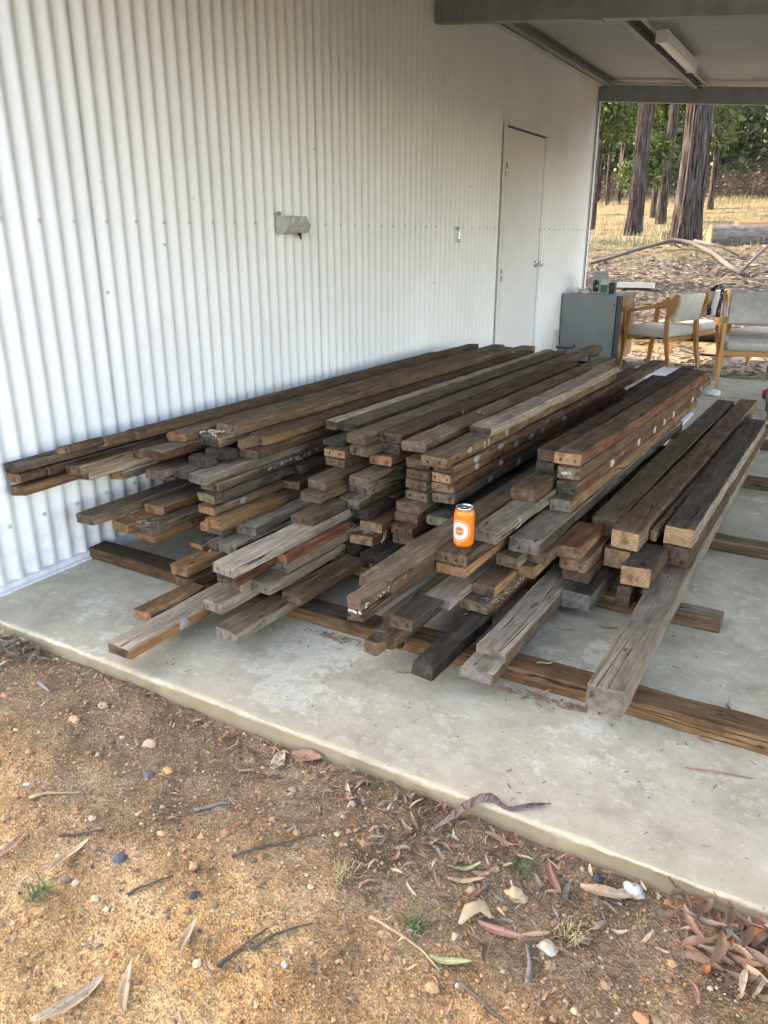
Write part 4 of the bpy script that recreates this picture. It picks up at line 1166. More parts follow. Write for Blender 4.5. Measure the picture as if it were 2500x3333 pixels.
flecks('D2b', 'mould_flecks', [(rd.uniform(-.03, .01), -0.002, rd.uniform(.015, .038), 0, -1, 0, rd.uniform(.003, .007)) for q in range(5)])
flecks('G7', 'paint_flecks', [(-.02 + rd.uniform(-.01, .01), 0.09 + rd.uniform(-.008, .008), 0.0395, 0, 0, 1, .008), (-.005, 0.17, 0.0395, 0, 0, 1, .008), (-.012, 0.18, 0.0395, 0, 0, 1, .006)])
flecks('C5', 'paint_flecks', [(rd.uniform(-.03, .03), 0.62 + rd.uniform(-.03, .03), 0.0425, 0, 0, 1, rd.uniform(.003, .008)) for q in range(12)])
flecks('N3', 'mould_flecks', [(0.061, rd.uniform(.02, .3), rd.uniform(.01, .04), 1, 0, 0, rd.uniform(.002, .005)) for q in range(20)])

# bearers lying on the slab across the building
BEAR = [  # x0, x1, y0, width, height, yaw, face, label
 (0.012, 1.50, 1.935, 0.095, 0.050, -0.3, ('br', 'tb', 'br'), 'brown timber bearer on the slab from the wall to the front centre'),
 (1.508, 3.60, 1.930, 0.100, 0.051, 0.0, ('tb', 'tb', 'br'), 'orange-brown timber bearer across the front right of the slab'),
 (1.55, 2.385, 2.555, 0.085, 0.050, 0.2, ('gb', 'br', 'br'), 'short grey-brown bearer with square end behind the long grey post'),
 (1.20, 3.40, 3.335, 0.090, 0.050, -0.3, ('gb', 'br', 'br'), 'brown bearer crossing the slab behind the right hand beams'),
 (0.30, 3.30, 4.330, 0.090, 0.050, 0.0, ('br', 'kg', 'br'), 'dark bearer under the middle of the right hand beams'),
 (0.40, 3.20, 5.230, 0.090, 0.050, 0.0, ('br', 'kg', 'br'), 'dark bearer near the far ends of the beams'),
 (0.10, 1.15, 2.75, 0.090, 0.050, 1.0, ('br', 'br', 'br'), 'brown bearer in shadow under the left heap'),
]
for i, (x0, x1, y, w, h, yaw, fm, lab) in enumerate(BEAR):
    mb = MB()
    prism(mb, -w, 0.0, 0.0, x1 - x0, 0.0, h, 900 + i, ch=0.004, bow=0.003)
    o = mb.obj('timber_bearer', [FACE[fm[0]], FACE[fm[1]], END[fm[2]]])
    o.location = (x0, y, 0.0012)
    o.rotation_euler = (0, 0, R(-90 + yaw))
    autosmooth(o, 28)
    tag(o, lab, 'bearer', 'bearers under the timber')
# plain packers carrying the overhanging left heap, in its shadow
for (x, y, z0, h, lab) in ((0.30, 2.78, 0.052, 0.092, 'lower packing block in shadow under the left heap'), (0.52, 2.36, 0.0, 0.058, 'dark offcut lying on the slab under the left heap'),
                           ):
    mb = MB(); prism(mb, -0.05, 0.05, 0.0, 0.34, 0.0, h, 950 + int(h * 1000), ch=0.008)
    o = mb.obj('timber_offcut', [FACE['br'], FACE['br'], END['br']], loc=(x, y - 0.2, z0 + 0.0012), rot=(0, 0, R(-6)))
    tag(o, lab, 'offcut')

# ------------------------------------------------------------------ drink can
CANP = Vector((1.634, 2.106, 0.3338))
M['can_orange'] = simple('orange_can_paint', (0.80, 0.19, 0.012), 0.28, 0.15, 0.03, 20)
M['can_dark'] = simple('can_medallion_brown', (0.52, 0.12, 0.012), 0.35, 0, 0.05, 20)
M['can_white'] = simple('can_print_white', (0.82, 0.82, 0.82), 0.35, 0, 0.02, 20)
M['can_navy'] = simple('can_print_navy', (0.012, 0.018, 0.045), 0.4, 0, 0.02, 20)
M['aluminium'] = simple('aluminium', (0.72, 0.73, 0.75), 0.2, 1.0, 0.05, 30)
M['can_inside'] = simple('can_opening', (0.01, 0.01, 0.012), 0.5)
can = empty('drink_can', CANP)
tag(can, 'orange aluminium drink can standing on a brown plank', 'can')
RC = 0.0331
b = MB(); b.lathe([(0.0245, 0.0), (0.0262, 0.0015), (RC - 0.0022, 0.007), (RC - 0.0004, 0.011), (RC, 0.015), (RC, 0.108), (RC - 0.0006, 0.1115), (0.0298, 0.119), (0.0272, 0.1245)], 40)
b.obj('can_body', M['can_orange'], can, True)
b = MB(); b.lathe([(0.0272, 0.1245), (0.0276, 0.1262), (0.0280, 0.1300), (0.0272, 0.1312), (0.0262, 0.1306), (0.0255, 0.1270), (0.0240, 0.1262), (0.0005, 0.1264)], 36, closed=False)
lid = b.obj('can_lid', M['aluminium'], can, True)
b = MB(); b.lathe([(0.0105, 0.0), (0.0005, 0.0002)], 16, origin=(0.0, -0.010, 0.1268), closed=False); b.obj('drink_opening', M['can_inside'], lid)
b = MB(); b.box(-0.007, 0.007, -0.004, 0.019, 0.1275, 0.1287, c=0.0005); b.obj('ring_pull', M['aluminium'], lid)
CAN_ANG = math.atan2(-2.1, 0.93) - R(27)           # direction the medallion faces
def on_can(u, v, lift):
    a = CAN_ANG + u / RC
    return ((RC + lift) * math.cos(a), (RC + lift) * math.sin(a), 0.058 + v)
def can_ring(name, r0, r1, lift, mat, n=48):
    b = MB(); v = []
    rs = [r0 + (r1 - r0) * q / 3 for q in range(4)]
    for r in rs:
        for k in range(n):
            v.append(on_can(r * math.cos(2 * math.pi * k / n), r * math.sin(2 * math.pi * k / n), lift))
    f = [(q * n + k, (q + 1) * n + k, (q + 1) * n + (k + 1) % n, q * n + (k + 1) % n) for q in range(3) for k in range(n)]
    b.add(v, f)
    return b.obj(name, mat, can)
can_ring('label_ring', 0.0345, 0.0355, 0.00025, M['can_white'])
can_ring('label_disc', 0.0165, 0.0290, 0.00025, M['can_white'])
can_ring('medallion', 0.0003, 0.0150, 0.00025, M['can_dark'])
can_ring('medallion_ring', 0.0135, 0.0142, 0.0004, M['can_white'])
def text_mesh(s, size, shear=0.0):
    cu = bpy.data.curves.new('txt', 'FONT')
    cu.body = s; cu.size = size; cu.align_x = 'CENTER'; cu.align_y = 'CENTER'; cu.shear = shear; cu.resolution_u = 2
    o = bpy.data.objects.new('txt', cu); COL.objects.link(o)
    dg = bpy.context.evaluated_depsgraph_get()
    me = bpy.data.meshes.new_from_object(o.evaluated_get(dg))
    v = [tuple(q.co) for q in me.vertices]; f = [tuple(p.vertices) for p in me.polygons]
    bpy.data.objects.remove(o); bpy.data.curves.remove(cu); bpy.data.meshes.remove(me)
    return v, f
def can_text(name, s, size, mat, arc=None, cv=0.0, shear=0.0, lift=0.0005):
    v, f = text_mesh(s, size, shear)
    out = []
    for (x, y, z) in v:
        if arc is None:
            out.append(on_can(x, y + cv, lift))
        else:
            rr, top = arc
            a = (math.pi / 2 - x / rr) if top else (-math.pi / 2 + x / rr)
            q = rr + y if top else rr - y
            out.append(on_can(q * math.cos(a), q * math.sin(a), lift))
    link(name, mesh_from(name, out, f), mat, can)
can_text('lettering', 'COOPERS BREWERY', 0.0088, M['can_navy'], (0.0228, True))
can_text('lettering', 'MILD ALE 3.5%', 0.0088, M['can_navy'], (0.0228, False))
can_text('script_lettering', 'Coopers', 0.0092, M['can_white'], None, 0.0, 0.35, 0.0007)
can_text('volume_lettering', '375ml', 0.0055, M['can_white'], None, -0.043)

# ------------------------------------------------------------------ debris on the timber
M['straw_fibre'] = simple('dry_fibre', (0.36, 0.28, 0.19), 0.9, 0, 0.3, 60)
M['string'] = simple('old_string', (0.46, 0.40, 0.30), 0.9, 0, 0.15, 80)
M['crumb'] = simple('bark_crumbs', (0.17, 0.135, 0.105), 0.95, 0, 0.6, 90)
def fibres(name, pid, cx, cy, zt, n, sx_, sy_, ln, rad, mat, label, seed):
    rd = random.Random(seed)
    b = MB()
    for _ in range(n):
        x, y = cx + rd.gauss(0, sx_), cy + rd.gauss(0, sy_)
        a = rd.uniform(0, 6.28); h = rd.uniform(0.001, 0.010)
        pts = []
        for q in range(5):
            x += math.cos(a) * ln / 5; y += math.sin(a) * ln / 5; a += rd.uniform(-0.8, 0.8)
            pts.append((x, y, max(0.0008, h + rd.uniform(-0.003, 0.003))))
        b.tube(pts, rad, 4)
    o = PL[pid]
    mw = Matrix.Translation(o.location) @ o.rotation_euler.to_matrix().to_4x4()
    b.v = [tuple(mw @ Vector((v[0], v[1], v[2] + zt))) for v in b.v]
    ob = b.obj(name, mat)
    kind(ob, 'stuff', label); ob['category'] = 'debris'
    return ob
fibres('fibre_nest', 'C12', -0.02, 0.055, 0.039, 60, 0.020, 0.012, 0.05, 0.0007, M['straw_fibre'], 'tangled nest of dry fibres on the tan nailed board', 5)
fibres('fibre_tuft', 'A15', -0.02, 0.03, 0.038, 26, 0.025, 0.014, 0.04, 0.0007, M['straw_fibre'], 'dry fibres on the frayed board, lower left cluster', 6)
fibres('fibre_tuft', 'N3', 0.045, 0.09, 0.040, 46, 0.014, 0.08, 0.035, 0.0006, M['straw_fibre'], 'fibres fringing the dark low board, front right', 8)
fibres('bark_fibres', 'C10', 0.0, 0.16, 0.039, 70, 0.026, 0.09, 0.016, 0.0011, M['crumb'], 'bark crumbs and shreds strewn over the centre board', 9)
def chips(name, pid, cx, cy, zt, n, sx_, sy_, r0, r1, mat, label, seed):
    rd = random.Random(seed); b = MB()
    for _ in range(n):
        x, y, r = cx + rd.gauss(0, sx_), cy + rd.gauss(0, sy_), rd.uniform(r0, r1)
        a = rd.uniform(0, 3)
        mt = Matrix.Translation((x, y, zt + r * 0.25)) @ Matrix.Rotation(a, 4, 'Z') @ Matrix.Rotation(rd.uniform(-.5, .5), 4, 'X')
        b.box(-r, r, -r * 0.5, r * 0.5, -r * 0.2, r * 0.25, M_=mt)
    o = PL[pid]; mw = Matrix.Translation(o.location) @ o.rotation_euler.to_matrix().to_4x4()
    b.v = [tuple(mw @ Vector(v)) for v in b.v]
    ob = b.obj(name, mat); kind(ob, 'stuff', label); ob['category'] = 'debris'
chips('bark_crumbs', 'C10', 0.0, 0.17, 0.039, 260, 0.024, 0.08, 0.0012, 0.0045, M['crumb'], 'fine bark crumbs on top of the centre board', 4)
# a loop of string over the tan board, and a tuft of string on the blocky board
sb = PL['C12']; mw = Matrix.Translation(sb.location) @ sb.rotation_euler.to_matrix().to_4x4()
b = MB(); b.tube([tuple(mw @ Vector(p)) for p in [(0.02, 0.06, 0.041), (0.035, 0.07, 0.050), (0.052, 0.085, 0.042), (0.054, 0.08, 0.022), (0.053, 0.07, 0.004), (0.056, 0.055, -0.012), (0.050, 0.04, -0.018), (0.054, 0.06, -0.004), (0.056, 0.09, 0.020), (0.050, 0.10, 0.041), (0.03, 0.085, 0.044)]], 0.0013, 5)
st = b.obj('string_loop', M['string']); tag(st, 'loop of pale string draped over the tan nailed board', 'string')
sb = PL['B7']; mw = Matrix.Translation(sb.location) @ sb.rotation_euler.to_matrix().to_4x4()
rd = random.Random(21); b = MB()
for _ in range(5):
    x, y, a = -0.03 + rd.uniform(-.02, .02), 0.03 + rd.uniform(-.015, .015), rd.uniform(0, 6)
    pts = []
    for q in range(9):
        x += math.cos(a) * 0.010; y += math.sin(a) * 0.010; a += rd.uniform(-1.2, 1.2)
        pts.append(tuple(mw @ Vector((min(0.05, max(-0.058, x)), max(0.004, y), 0.0445 + rd.uniform(0, 0.008)))))
    b.tube(pts, 0.0028, 5)
st = b.obj('string_tuft', M['string']); tag(st, 'small tuft of frayed string on the blocky grey board', 'string')

# ------------------------------------------------------------------ things at the far end of the slab
M['fridge_grey'] = simple('fridge_side_paint', (0.205, 0.225, 0.235), 0.42, 0.1, 0.07, 5)
M['steel_door'] = simple('stainless_door', (0.34, 0.26, 0.195), 0.3, 1.0, 0.35, 4)  # brown of the reflected surroundings is put into the base colour
M['gasket'] = simple('fridge_gasket', (0.075, 0.078, 0.075), 0.6, 0, 0.1, 10)
fr = empty('bar_fridge', (0.30, 8.40, 0.0))
tag(fr, 'grey bar fridge with stainless steel door in the far corner', 'fridge')
MB().box(-0.285, 0.270, -0.29, 0.29, 0.02, 0.700, c=0.004).obj('fridge_body', M['fridge_grey'], fr)
MB().box(0.2705, 0.285, -0.287, 0.287, 0.06, 0.695).obj('door_seal', M['dark_gap'], fr)
dr = MB().box(0.2855, 0.335, -0.29, 0.29, 0.055, 0.700, c=0.016).obj('fridge_door', M['steel_door'], fr, True)
autosmooth(dr, 50)
MB().box(0.2856, 0.3335, -0.2925, -0.2905, 0.062, 0.692).obj('door_edge', M['gasket'], dr)
MB().box(0.335, 0.352, 0.19, 0.225, 0.60, 0.655, c=0.004).obj('door_lock', M['chrome'], dr)
MB().box(0.20, 0.262, -0.27, 0.27, 0.001, 0.02).obj('kick_plate', M['dark_plastic'], fr)
for zz in (0.60, 0.21):
    MB().box(0.246, 0.262, -0.2935, -0.2905, zz, zz + 0.016).obj('screw_cap', M['gasket'], fr)
# carton of bottles
M['carton'] = simple('grey_carton', (0.30, 0.31, 0.31), 0.75, 0, 0.08, 20)
M['carton_green'] = simple('carton_green_print', (0.03, 0.13, 0.055), 0.6, 0, 0.3, 25)
M['carton_white'] = simple('carton_bottle_print', (0.52, 0.56, 0.58), 0.5, 0, 0.25, 40)
M['brown_glass'] = simple('brown_glass', (0.030, 0.010, 0.006), 0.12, 0, 0.3, 12)
ca = empty('bottle_carton', (0.335, 8.30, 0.701), R(14))
tag(ca, 'grey bottle carton with green print and a dark bottle showing, on the fridge', 'carton')
b = MB()
b.box(-0.085, 0.085, -0.055, 0.055, 0.0, 0.15)
b.add([(-0.085, -0.055, 0.15), (0.085, -0.055, 0.15), (0.085, 0.055, 0.15), (-0.085, 0.055, 0.15), (-0.066, -0.045, 0.215), (0.075, -0.045, 0.215), (0.075, 0.045, 0.215), (-0.066, 0.045, 0.215)],
      [(0, 1, 5, 4), (1, 2, 6, 5), (2, 3, 7, 6), (3, 0, 4, 7), (4, 5, 6, 7)])
b.obj('carton_box', M['carton'], ca)
b = MB(); n = 14
pts = [(-0.035 + 0.030 * math.cos(math.pi * k / n), 0.105 + 0.032 * math.sin(math.pi * k / n)) for k in range(n + 1)] + [(-0.062, 0.02), (-0.008, 0.02)]
b.add([(x, -0.0565, z) for x, z in pts], [tuple(range(len(pts)))])
b.obj('carton_window', M['can_inside'], ca)
b = MB(); b.lathe([(0.024, 0.0), (0.026, 0.006), (0.026, 0.07), (0.018, 0.09), (0.010, 0.11)], 14, origin=(-0.035, -0.040, 0.022)); b.obj('bottle', M['brown_glass'], ca, True)
MB().box(0.012, 0.083, -0.0572, -0.0555, 0.012, 0.085).obj('green_print', M['carton_green'], ca)
for k in range(3):
    b = MB(); b.box(0.018 + 0.022 * k, 0.034 + 0.022 * k, -0.0575, -0.0558, 0.088, 0.148); b.obj('bottle_print', M['carton_white'], ca)
M['rag'] = simple('crumpled_rag', (0.52, 0.50, 0.42), 0.85, 0, 0.2, 18)
def lump(name, loc, dims, mat, seed, sub=3, amp=0.25):
    bm = bmesh.new(); bmesh.ops.create_icosphere(bm, subdivisions=sub, radius=1.0)
    for v in bm.verts:
        n_ = noise.fractal(v.co * 1.6 + Vector((seed, 0, 0)), 1.0, 2.0, 4)
        v.co *= 1 + amp * n_
        v.co.z = max(v.co.z, -0.55)
        v.co = Vector((v.co.x * dims[0], v.co.y * dims[1], (v.co.z + 0.55) * dims[2]))
    me = bpy.data.meshes.new(name); bm.to_mesh(me); bm.free()
    me.polygons.foreach_set('use_smooth', [True] * len(me.polygons))
    return link(name, me, mat, None, loc)
tag(lump('crumpled_rag', (0.19, 8.26, 0.701), (0.075, 0.055, 0.028), M['rag'], 3, 3, 0.5), 'crumpled pale rag on top of the fridge', 'rag')
tag(lump('white_bowl', (0.105, 8.27, 0.701), (0.042, 0.045, 0.040), M['white_plastic'], 9, 3, 0.15), 'small white crumpled tub at the left on the fridge', 'tub')
b = MB(); b.box(-0.03, 0.03, -0.04, 0.04, 0.0, 0.11, c=0.004); tag(b.obj('black_box', M['dark_plastic'], None, loc=(0.452, 8.37, 0.7012)), 'small black box behind the bottle carton on the fridge', 'box')
# hose beside fridge, and two black hooks standing behind the timber
b = MB(); b.tube([(0.02, 7.98, 0.34), (0.035, 7.96, 0.26), (0.05, 7.92, 0.17), (0.045, 7.90, 0.10), (0.04, 7.90, 0.012)], 0.014, 8)
tag(b.obj('drain_hose', M['conduit'], None, True), 'pale grey drain hose between the wall and the fridge', 'hose')
def hook(x, y, top, lab, flip=1):
    e = empty('black_hook', (x, y, 0.0)); tag(e, lab, 'hook', 'black hooks behind the timber')
    MB().tube([(0, 0, 0.0), (0, 0, top)], 0.012, 8).obj('shaft', M['dark_plastic'], e, True)
    MB().tube([(-0.10 * flip, 0, top), (0.0, 0, top), (0.05 * flip, 0, top + 0.002), (0.075 * flip, 0, top + 0.012), (0.085 * flip, 0, top + 0.035)], 0.013, 8).obj('hook_arm', M['dark_plastic'], e, True)
    MB().box(-0.06, 0.06, -0.06, 0.06, 0.001, 0.010).obj('foot_plate', M['dark_plastic'], e)
hook(0.26, 7.55, 0.225, 'black hook left of the other, in front of the fridge')
hook(0.50, 7.55, 0.165, 'black hook with bulbous tip in front of the grey fridge side')

# chairs
M['chair_wood'] = simple('varnished_chair_wood', (0.43, 0.21, 0.070), 0.38, 0, 0.16, 5)
M['upholstery'] = simple('cream_upholstery', (0.52, 0.475, 0.40), 0.85, 0, 0.14, 9, 0.2)
M['upholstery_wrap'] = simple('grey_upholstery_under_plastic', (0.37, 0.36, 0.335), 0.30, 0, 0.18, 14, 0.3)
def rounded_pad(x0, x1, y0, y1, z0, z1, r, crown=0.0):
    bm = bmesh.new(); bmesh.ops.create_cube(bm, size=1.0)
    for v in bm.verts:
        v.co = Vector(((x0 + x1) / 2 + v.co.x * (x1 - x0), (y0 + y1) / 2 + v.co.y * (y1 - y0), (z0 + z1) / 2 + v.co.z * (z1 - z0)))
    bmesh.ops.bevel(bm, geom=bm.edges[:], offset=r, segments=4, profile=0.5, affect='EDGES')
    return bm
def make_chair(loc, rz, label, pad):
    c = empty('armchair', loc, rz)
    c.scale = (0.95, 0.95, 0.95) if loc[1] > 8 else (1, 1, 1)
    tag(c, label, 'chair', 'wooden armchairs at the far end of the slab')
    bm = rounded_pad(-0.265, 0.265, -0.27, 0.235, 0.345, 0.445, 0.035)
    me = bpy.data.meshes.new('seat'); bm.to_mesh(me); bm.free()
    autosmooth(link('seat', me, pad, c), 60)
    bm = rounded_pad(-0.245, 0.245, -0.03, 0.03, -0.14, 0.14, 0.022)
    for v in bm.verts:
        v.co.y += 0.05 * (1 - (v.co.x / 0.245) ** 2)
        yy, zz = v.co.y, v.co.z
        v.co.y = 0.275 + yy + zz * 0.18; v.co.z = 0.655 + zz
    me = bpy.data.meshes.new('backrest'); bm.to_mesh(me); bm.free()
    autosmooth(link('backrest', me, pad, c), 60)
    for s in (-1, 1):
        x = 0.285 * s
        def bar(name, pts, ws, th=0.026):
            b = MB(); v = []
            for (y, z), w in zip(pts, ws):
                pass
            n = len(pts)
            P = [Vector((y, z)) for y, z in pts]
            for i in range(n):
                d = (P[min(i + 1, n - 1)] - P[max(i - 1, 0)]).normalized()
                nn = Vector((-d.y, d.x)) * ws[i] / 2
                for sx_ in (-th / 2, th / 2):
                    for q in (P[i] + nn, P[i] - nn):
                        v.append((x + sx_, q.x, q.y))
            f = []
            for i in range(n - 1):
                a, e = 4 * i, 4 * i + 4
                f += [(a, a + 1, e + 1, e), (a + 3, a + 2, e + 2, e + 3), (a + 2, a, e, e + 2), (a + 1, a + 3, e + 3, e + 1)]
            f += [(0, 2, 3, 1), (4 * n - 4, 4 * n - 3, 4 * n - 1, 4 * n - 2)]
            b.add(v, f)
            return b.obj(name, M['chair_wood'], c)
        bar('leg', [(-0.285, 0.0), (-0.262, 0.25), (-0.245, 0.45), (-0.235, 0.575)], [0.026, 0.038, 0.042, 0.046])
        bar('leg', [(0.315, 0.0), (0.262, 0.22), (0.235, 0.40), (0.225, 0.52), (0.236, 0.60)], [0.026, 0.038, 0.044, 0.046, 0.050], 0.0255)
        bar('back_post', [(0.2365, 0.601), (0.262, 0.67), (0.295, 0.735), (0.325, 0.800)], [0.075, 0.105, 0.095, 0.028])
        bar('armrest', [(-0.258, 0.5755), (-0.225, 0.607), (-0.10, 0.630), (0.04, 0.662), (0.16, 0.705), (0.245, 0.755)], [0.020, 0.034, 0.034, 0.036, 0.042, 0.050], 0.034)
    for ya in (-0.235, 0.19):
        MB().box(-0.27, 0.27, ya, ya + 0.025, 0.30, 0.344).obj('seat_rail', M['chair_wood'], c)
    return c
ch1 = make_chair((0.975, 8.45, zg1(0.975, 8.45) + 0.012), R(-110.6), 'cream armchair nearest the fridge, turned away to the left', M['upholstery'])
ch2 = make_chair((1.12, 9.05, zg1(1.12, 9.05) + 0.006), R(-104), 'cream armchair with a spotted scarf over its back', M['upholstery'])
ch3 = make_chair((1.965, 7.45, 0.002), R(10), 'armchair wrapped in clear plastic at the right edge, facing the timber', M['upholstery_wrap'])
ch4 = make_chair((1.93, 8.62, zg1(1.93, 8.62) + 0.010), R(-112), 'armchair behind the plastic-wrapped one at the right edge', M['upholstery'])
def scarf_mat():
    t = NT('spotted_scarf')
    v = t.coord()
    d = t.voronoi(v, 42.0)
    t.col(t.mix(t.maprange(d, 0.22, 0.30, 1.0, 0.0), (0.018, 0.012, 0.022), (0.62, 0.58, 0.58)))
    t.rough(0.9)
    return t.m
sc = MB()
path = [(0.0, -0.05, -0.28), (0.0, -0.055, -0.20), (0.0, -0.05, -0.10), (0.0, -0.04, -0.02), (0.0, 0.0, 0.022), (0.0, 0.045, -0.01), (0.0, 0.055, -0.12), (0.0, 0.05, -0.22), (0.0, 0.055, -0.30)]
vv, ff = [], []
rd = random.Random(12)
for i, p in enumerate(path):
    for k in range(7):
        u = (k - 3) / 3
        vv.append((u * 0.05 * (1 + 0.15 * math.sin(i)), p[1] + 0.010 * math.sin(3 * u + i), p[2] + 0.006 * math.cos(5 * u + i)))
for i in range(len(path) - 1):
    for k in range(6):
        ff.append((i * 7 + k, i * 7 + k + 1, i * 7 + 8 + k, i * 7 + 7 + k))
sc.add(vv, ff)
c2m = Matrix.Translation(ch2.location) @ ch2.rotation_euler.to_matrix().to_4x4()
scarf = sc.obj('scarf', scarf_mat(), None, True)
sd = scarf.modifiers.new('thickness', 'SOLIDIFY'); sd.thickness = 0.006
scarf.matrix_world = c2m @ Matrix.Translation((0.17, 0.345, 0.80))
tag(scarf, 'dark spotted scarf draped over the cream chair back', 'scarf')

# black pipe on the ground behind the chairs
b = MB(); b.tube([(-0.9, 9.90, zg1(-0.9, 9.90) + 0.05), (0.4, 9.90, zg1(0.4, 9.9) + 0.05), (1.2, 9.93, zg1(1.2, 9.93) + 0.05), (2.4, 9.98, zg1(2.4, 9.98) + 0.06)], 0.055, 14)
tag(b.obj('black_pipe', M['black_rubber'], None, True), 'black plastic pipe lying on the ground behind the chairs', 'pipe')
b = MB(); b.tube([(1.0, 9.55, zg1(1.0, 9.55) + 0.012), (1.2, 9.40, zg1(1.2, 9.4) + 0.012), (1.5, 9.35, zg1(1.5, 9.35) + 0.012), (1.9, 9.5, zg1(1.9, 9.5) + 0.012)], 0.012, 8)
tag(b.obj('black_cable', M['black_rubber'], None, True), 'thin black cable on the dirt in front of the black pipe', 'cable')
wch = empty('white_channel', (0.02, 11.97, zg1(-0.15, 11.97) + 0.02), R(2))
tag(wch, 'white metal channel lying on the ground behind the fridge', 'channel')
b = MB(); b.box(-0.40, 0.12, -0.06, 0.06, 0.0, 0.012); b.box(-0.40, 0.12, -0.06, -0.05, 0.012, 0.07); b.box(-0.40, 0.12, 0.05, 0.06, 0.012, 0.07); b.obj('tray', M['grey_plastic2'], wch)
# white plastic tubs behind the timber
for i, (x, y, rz, lab) in enumerate(((1.17, 7.62, 8, 'white plastic tray behind the far ends of the middle planks'),)):
    e = empty('white_tray', (x, y, 0.001), R(rz)); tag(e, lab, 'tray')
    MB().box(-0.22, 0.22, -0.14, 0.14, 0.0, 0.05, c=0.006).obj('tray_base', M['white_plastic'], e)
    MB().box(-0.235, 0.235, -0.155, 0.155, 0.052, 0.075, c=0.006).obj('tray_rim', M['white_plastic'], e)
tag(lump('plastic_bag', (1.74, 6.95, 0.0015), (0.055, 0.045, 0.032), M['white_plastic'], 14, 3, 0.35), 'scrunched white plastic lump on the slab before the wrapped chair', 'plastic')
MB_ = MB(); MB_.box(1.62, 1.72, 4.9, 6.1, 0.0012, 0.012); tag(MB_.obj('white_strip', M['white_plastic']), 'white plastic strip on the slab between the two right hand stacks', 'strip')
# red and black trestle at the right edge
tr = empty('trestle', (2.20, 6.55, 0.0), R(6)); tag(tr, 'red and black folding trestle cropped by the right edge', 'trestle')
M['pale_timber'] = FACE['tb']
for zz in (0.30, 0.10):
    b = MB(); b.tube([(0.14, 0.02, zz + 0.05), (-0.02, 0.02, zz + 0.055), (-0.05, 0.02, zz + 0.035), (-0.05, 0.02, zz - 0.005), (-0.02, 0.02, zz - 0.025), (0.14, 0.02, zz - 0.03)], 0.016, 8)
    b.obj('red_bracket', M['red_plastic'], tr, True)
MB().box(0.0, 0.035, 0.02, 0.045, 0.0012, 0.40).obj('upright', FACE['tb'], tr)
MB().box(-0.045, 0.055, -0.42, -0.02, 0.10, 0.135, c=0.004).obj('black_bar', M['dark_plastic'], tr)
for sx_ in (-0.03, 0.04):
    MB().box(sx_, sx_ + 0.02, -0.40, -0.37, 0.0012, 0.10).obj('leg', FACE['tb'], tr)
    MB().box(sx_, sx_ + 0.02, -0.06, -0.03, 0.0012, 0.10).obj('leg', FACE['tb'], tr)

# ------------------------------------------------------------------ leaves, stones and sticks in the foreground
def leaf_mat(name, a, c):
    t = NT(name)
    v = t.coord()
    xyz = t.node('ShaderNodeSeparateXYZ', Vector=v)
    n_ = t.noise(v, 30.0, 4, 0.6)
    k = t.ramp(n_, [(0.3, a), (0.7, c)])
    rib = t.maprange(t.math('ABSOLUTE', xyz.outputs[1]), 0.0, 0.0012, 1.0, 0.0)
    k = t.mix(t.math('MULTIPLY', rib, 0.5), k, tuple(min(1, q * 1.5) for q in c))
    k = t.mix(t.maprange(t.voronoi(v, 110.0), 0.10, 0.25, 0.75, 0.0), k, tuple(q * 0.3 for q in a))
    t.col(k); t.rough(0.6); t.spec(0.3)
    return t.m
LM = {'pink': leaf_mat('pink_brown_leaf', (0.25, 0.125, 0.080), (0.42, 0.235, 0.155)),
      'tan': leaf_mat('tan_leaf', (0.33, 0.225, 0.13), (0.53, 0.395, 0.255)),
      'brown': leaf_mat('brown_leaf', (0.13, 0.075, 0.045), (0.25, 0.15, 0.095)),
      'grey': leaf_mat('grey_leaf', (0.135, 0.105, 0.078), (0.29, 0.24, 0.185)),
      'green': leaf_mat('dry_green_leaf', (0.25, 0.27, 0.11), (0.42, 0.43, 0.22)),
      'rust': leaf_mat('rust_leaf', (0.28, 0.10, 0.035), (0.42, 0.18, 0.07))}
def leaf_geo(L, W, curl, bend, seed, nl=9):
    rd = random.Random(seed)
    v, f = [], []
    ph = rd.uniform(0, 6)
    for i in range(nl + 1):
        t = i / nl
        w = W * (math.sin(math.pi * min(1, t * 0.93 + 0.05)) ** 0.75) * (1 - 0.35 * t)
        if i == nl: w = W * 0.02
        x = (t - 0.5) * L
        yc = bend * L * (4 * (t - 0.5) ** 2 - 0.5)
        zc = curl * L * (4 * (t - 0.5) ** 2) + 0.003 * math.sin(5 * t + ph)
        for k, u in enumerate((-1, -0.5, 0, 0.5, 1)):
            v.append((x, yc + u * w / 2, zc + abs(u) ** 2 * w * 0.22 * (1 + 0.6 * math.sin(4 * t + ph)) + 0.002))
    for i in range(nl):
        for k in range(4):
            a = i * 5 + k
            f.append((a, a + 5, a + 6, a + 1))
    return v, f
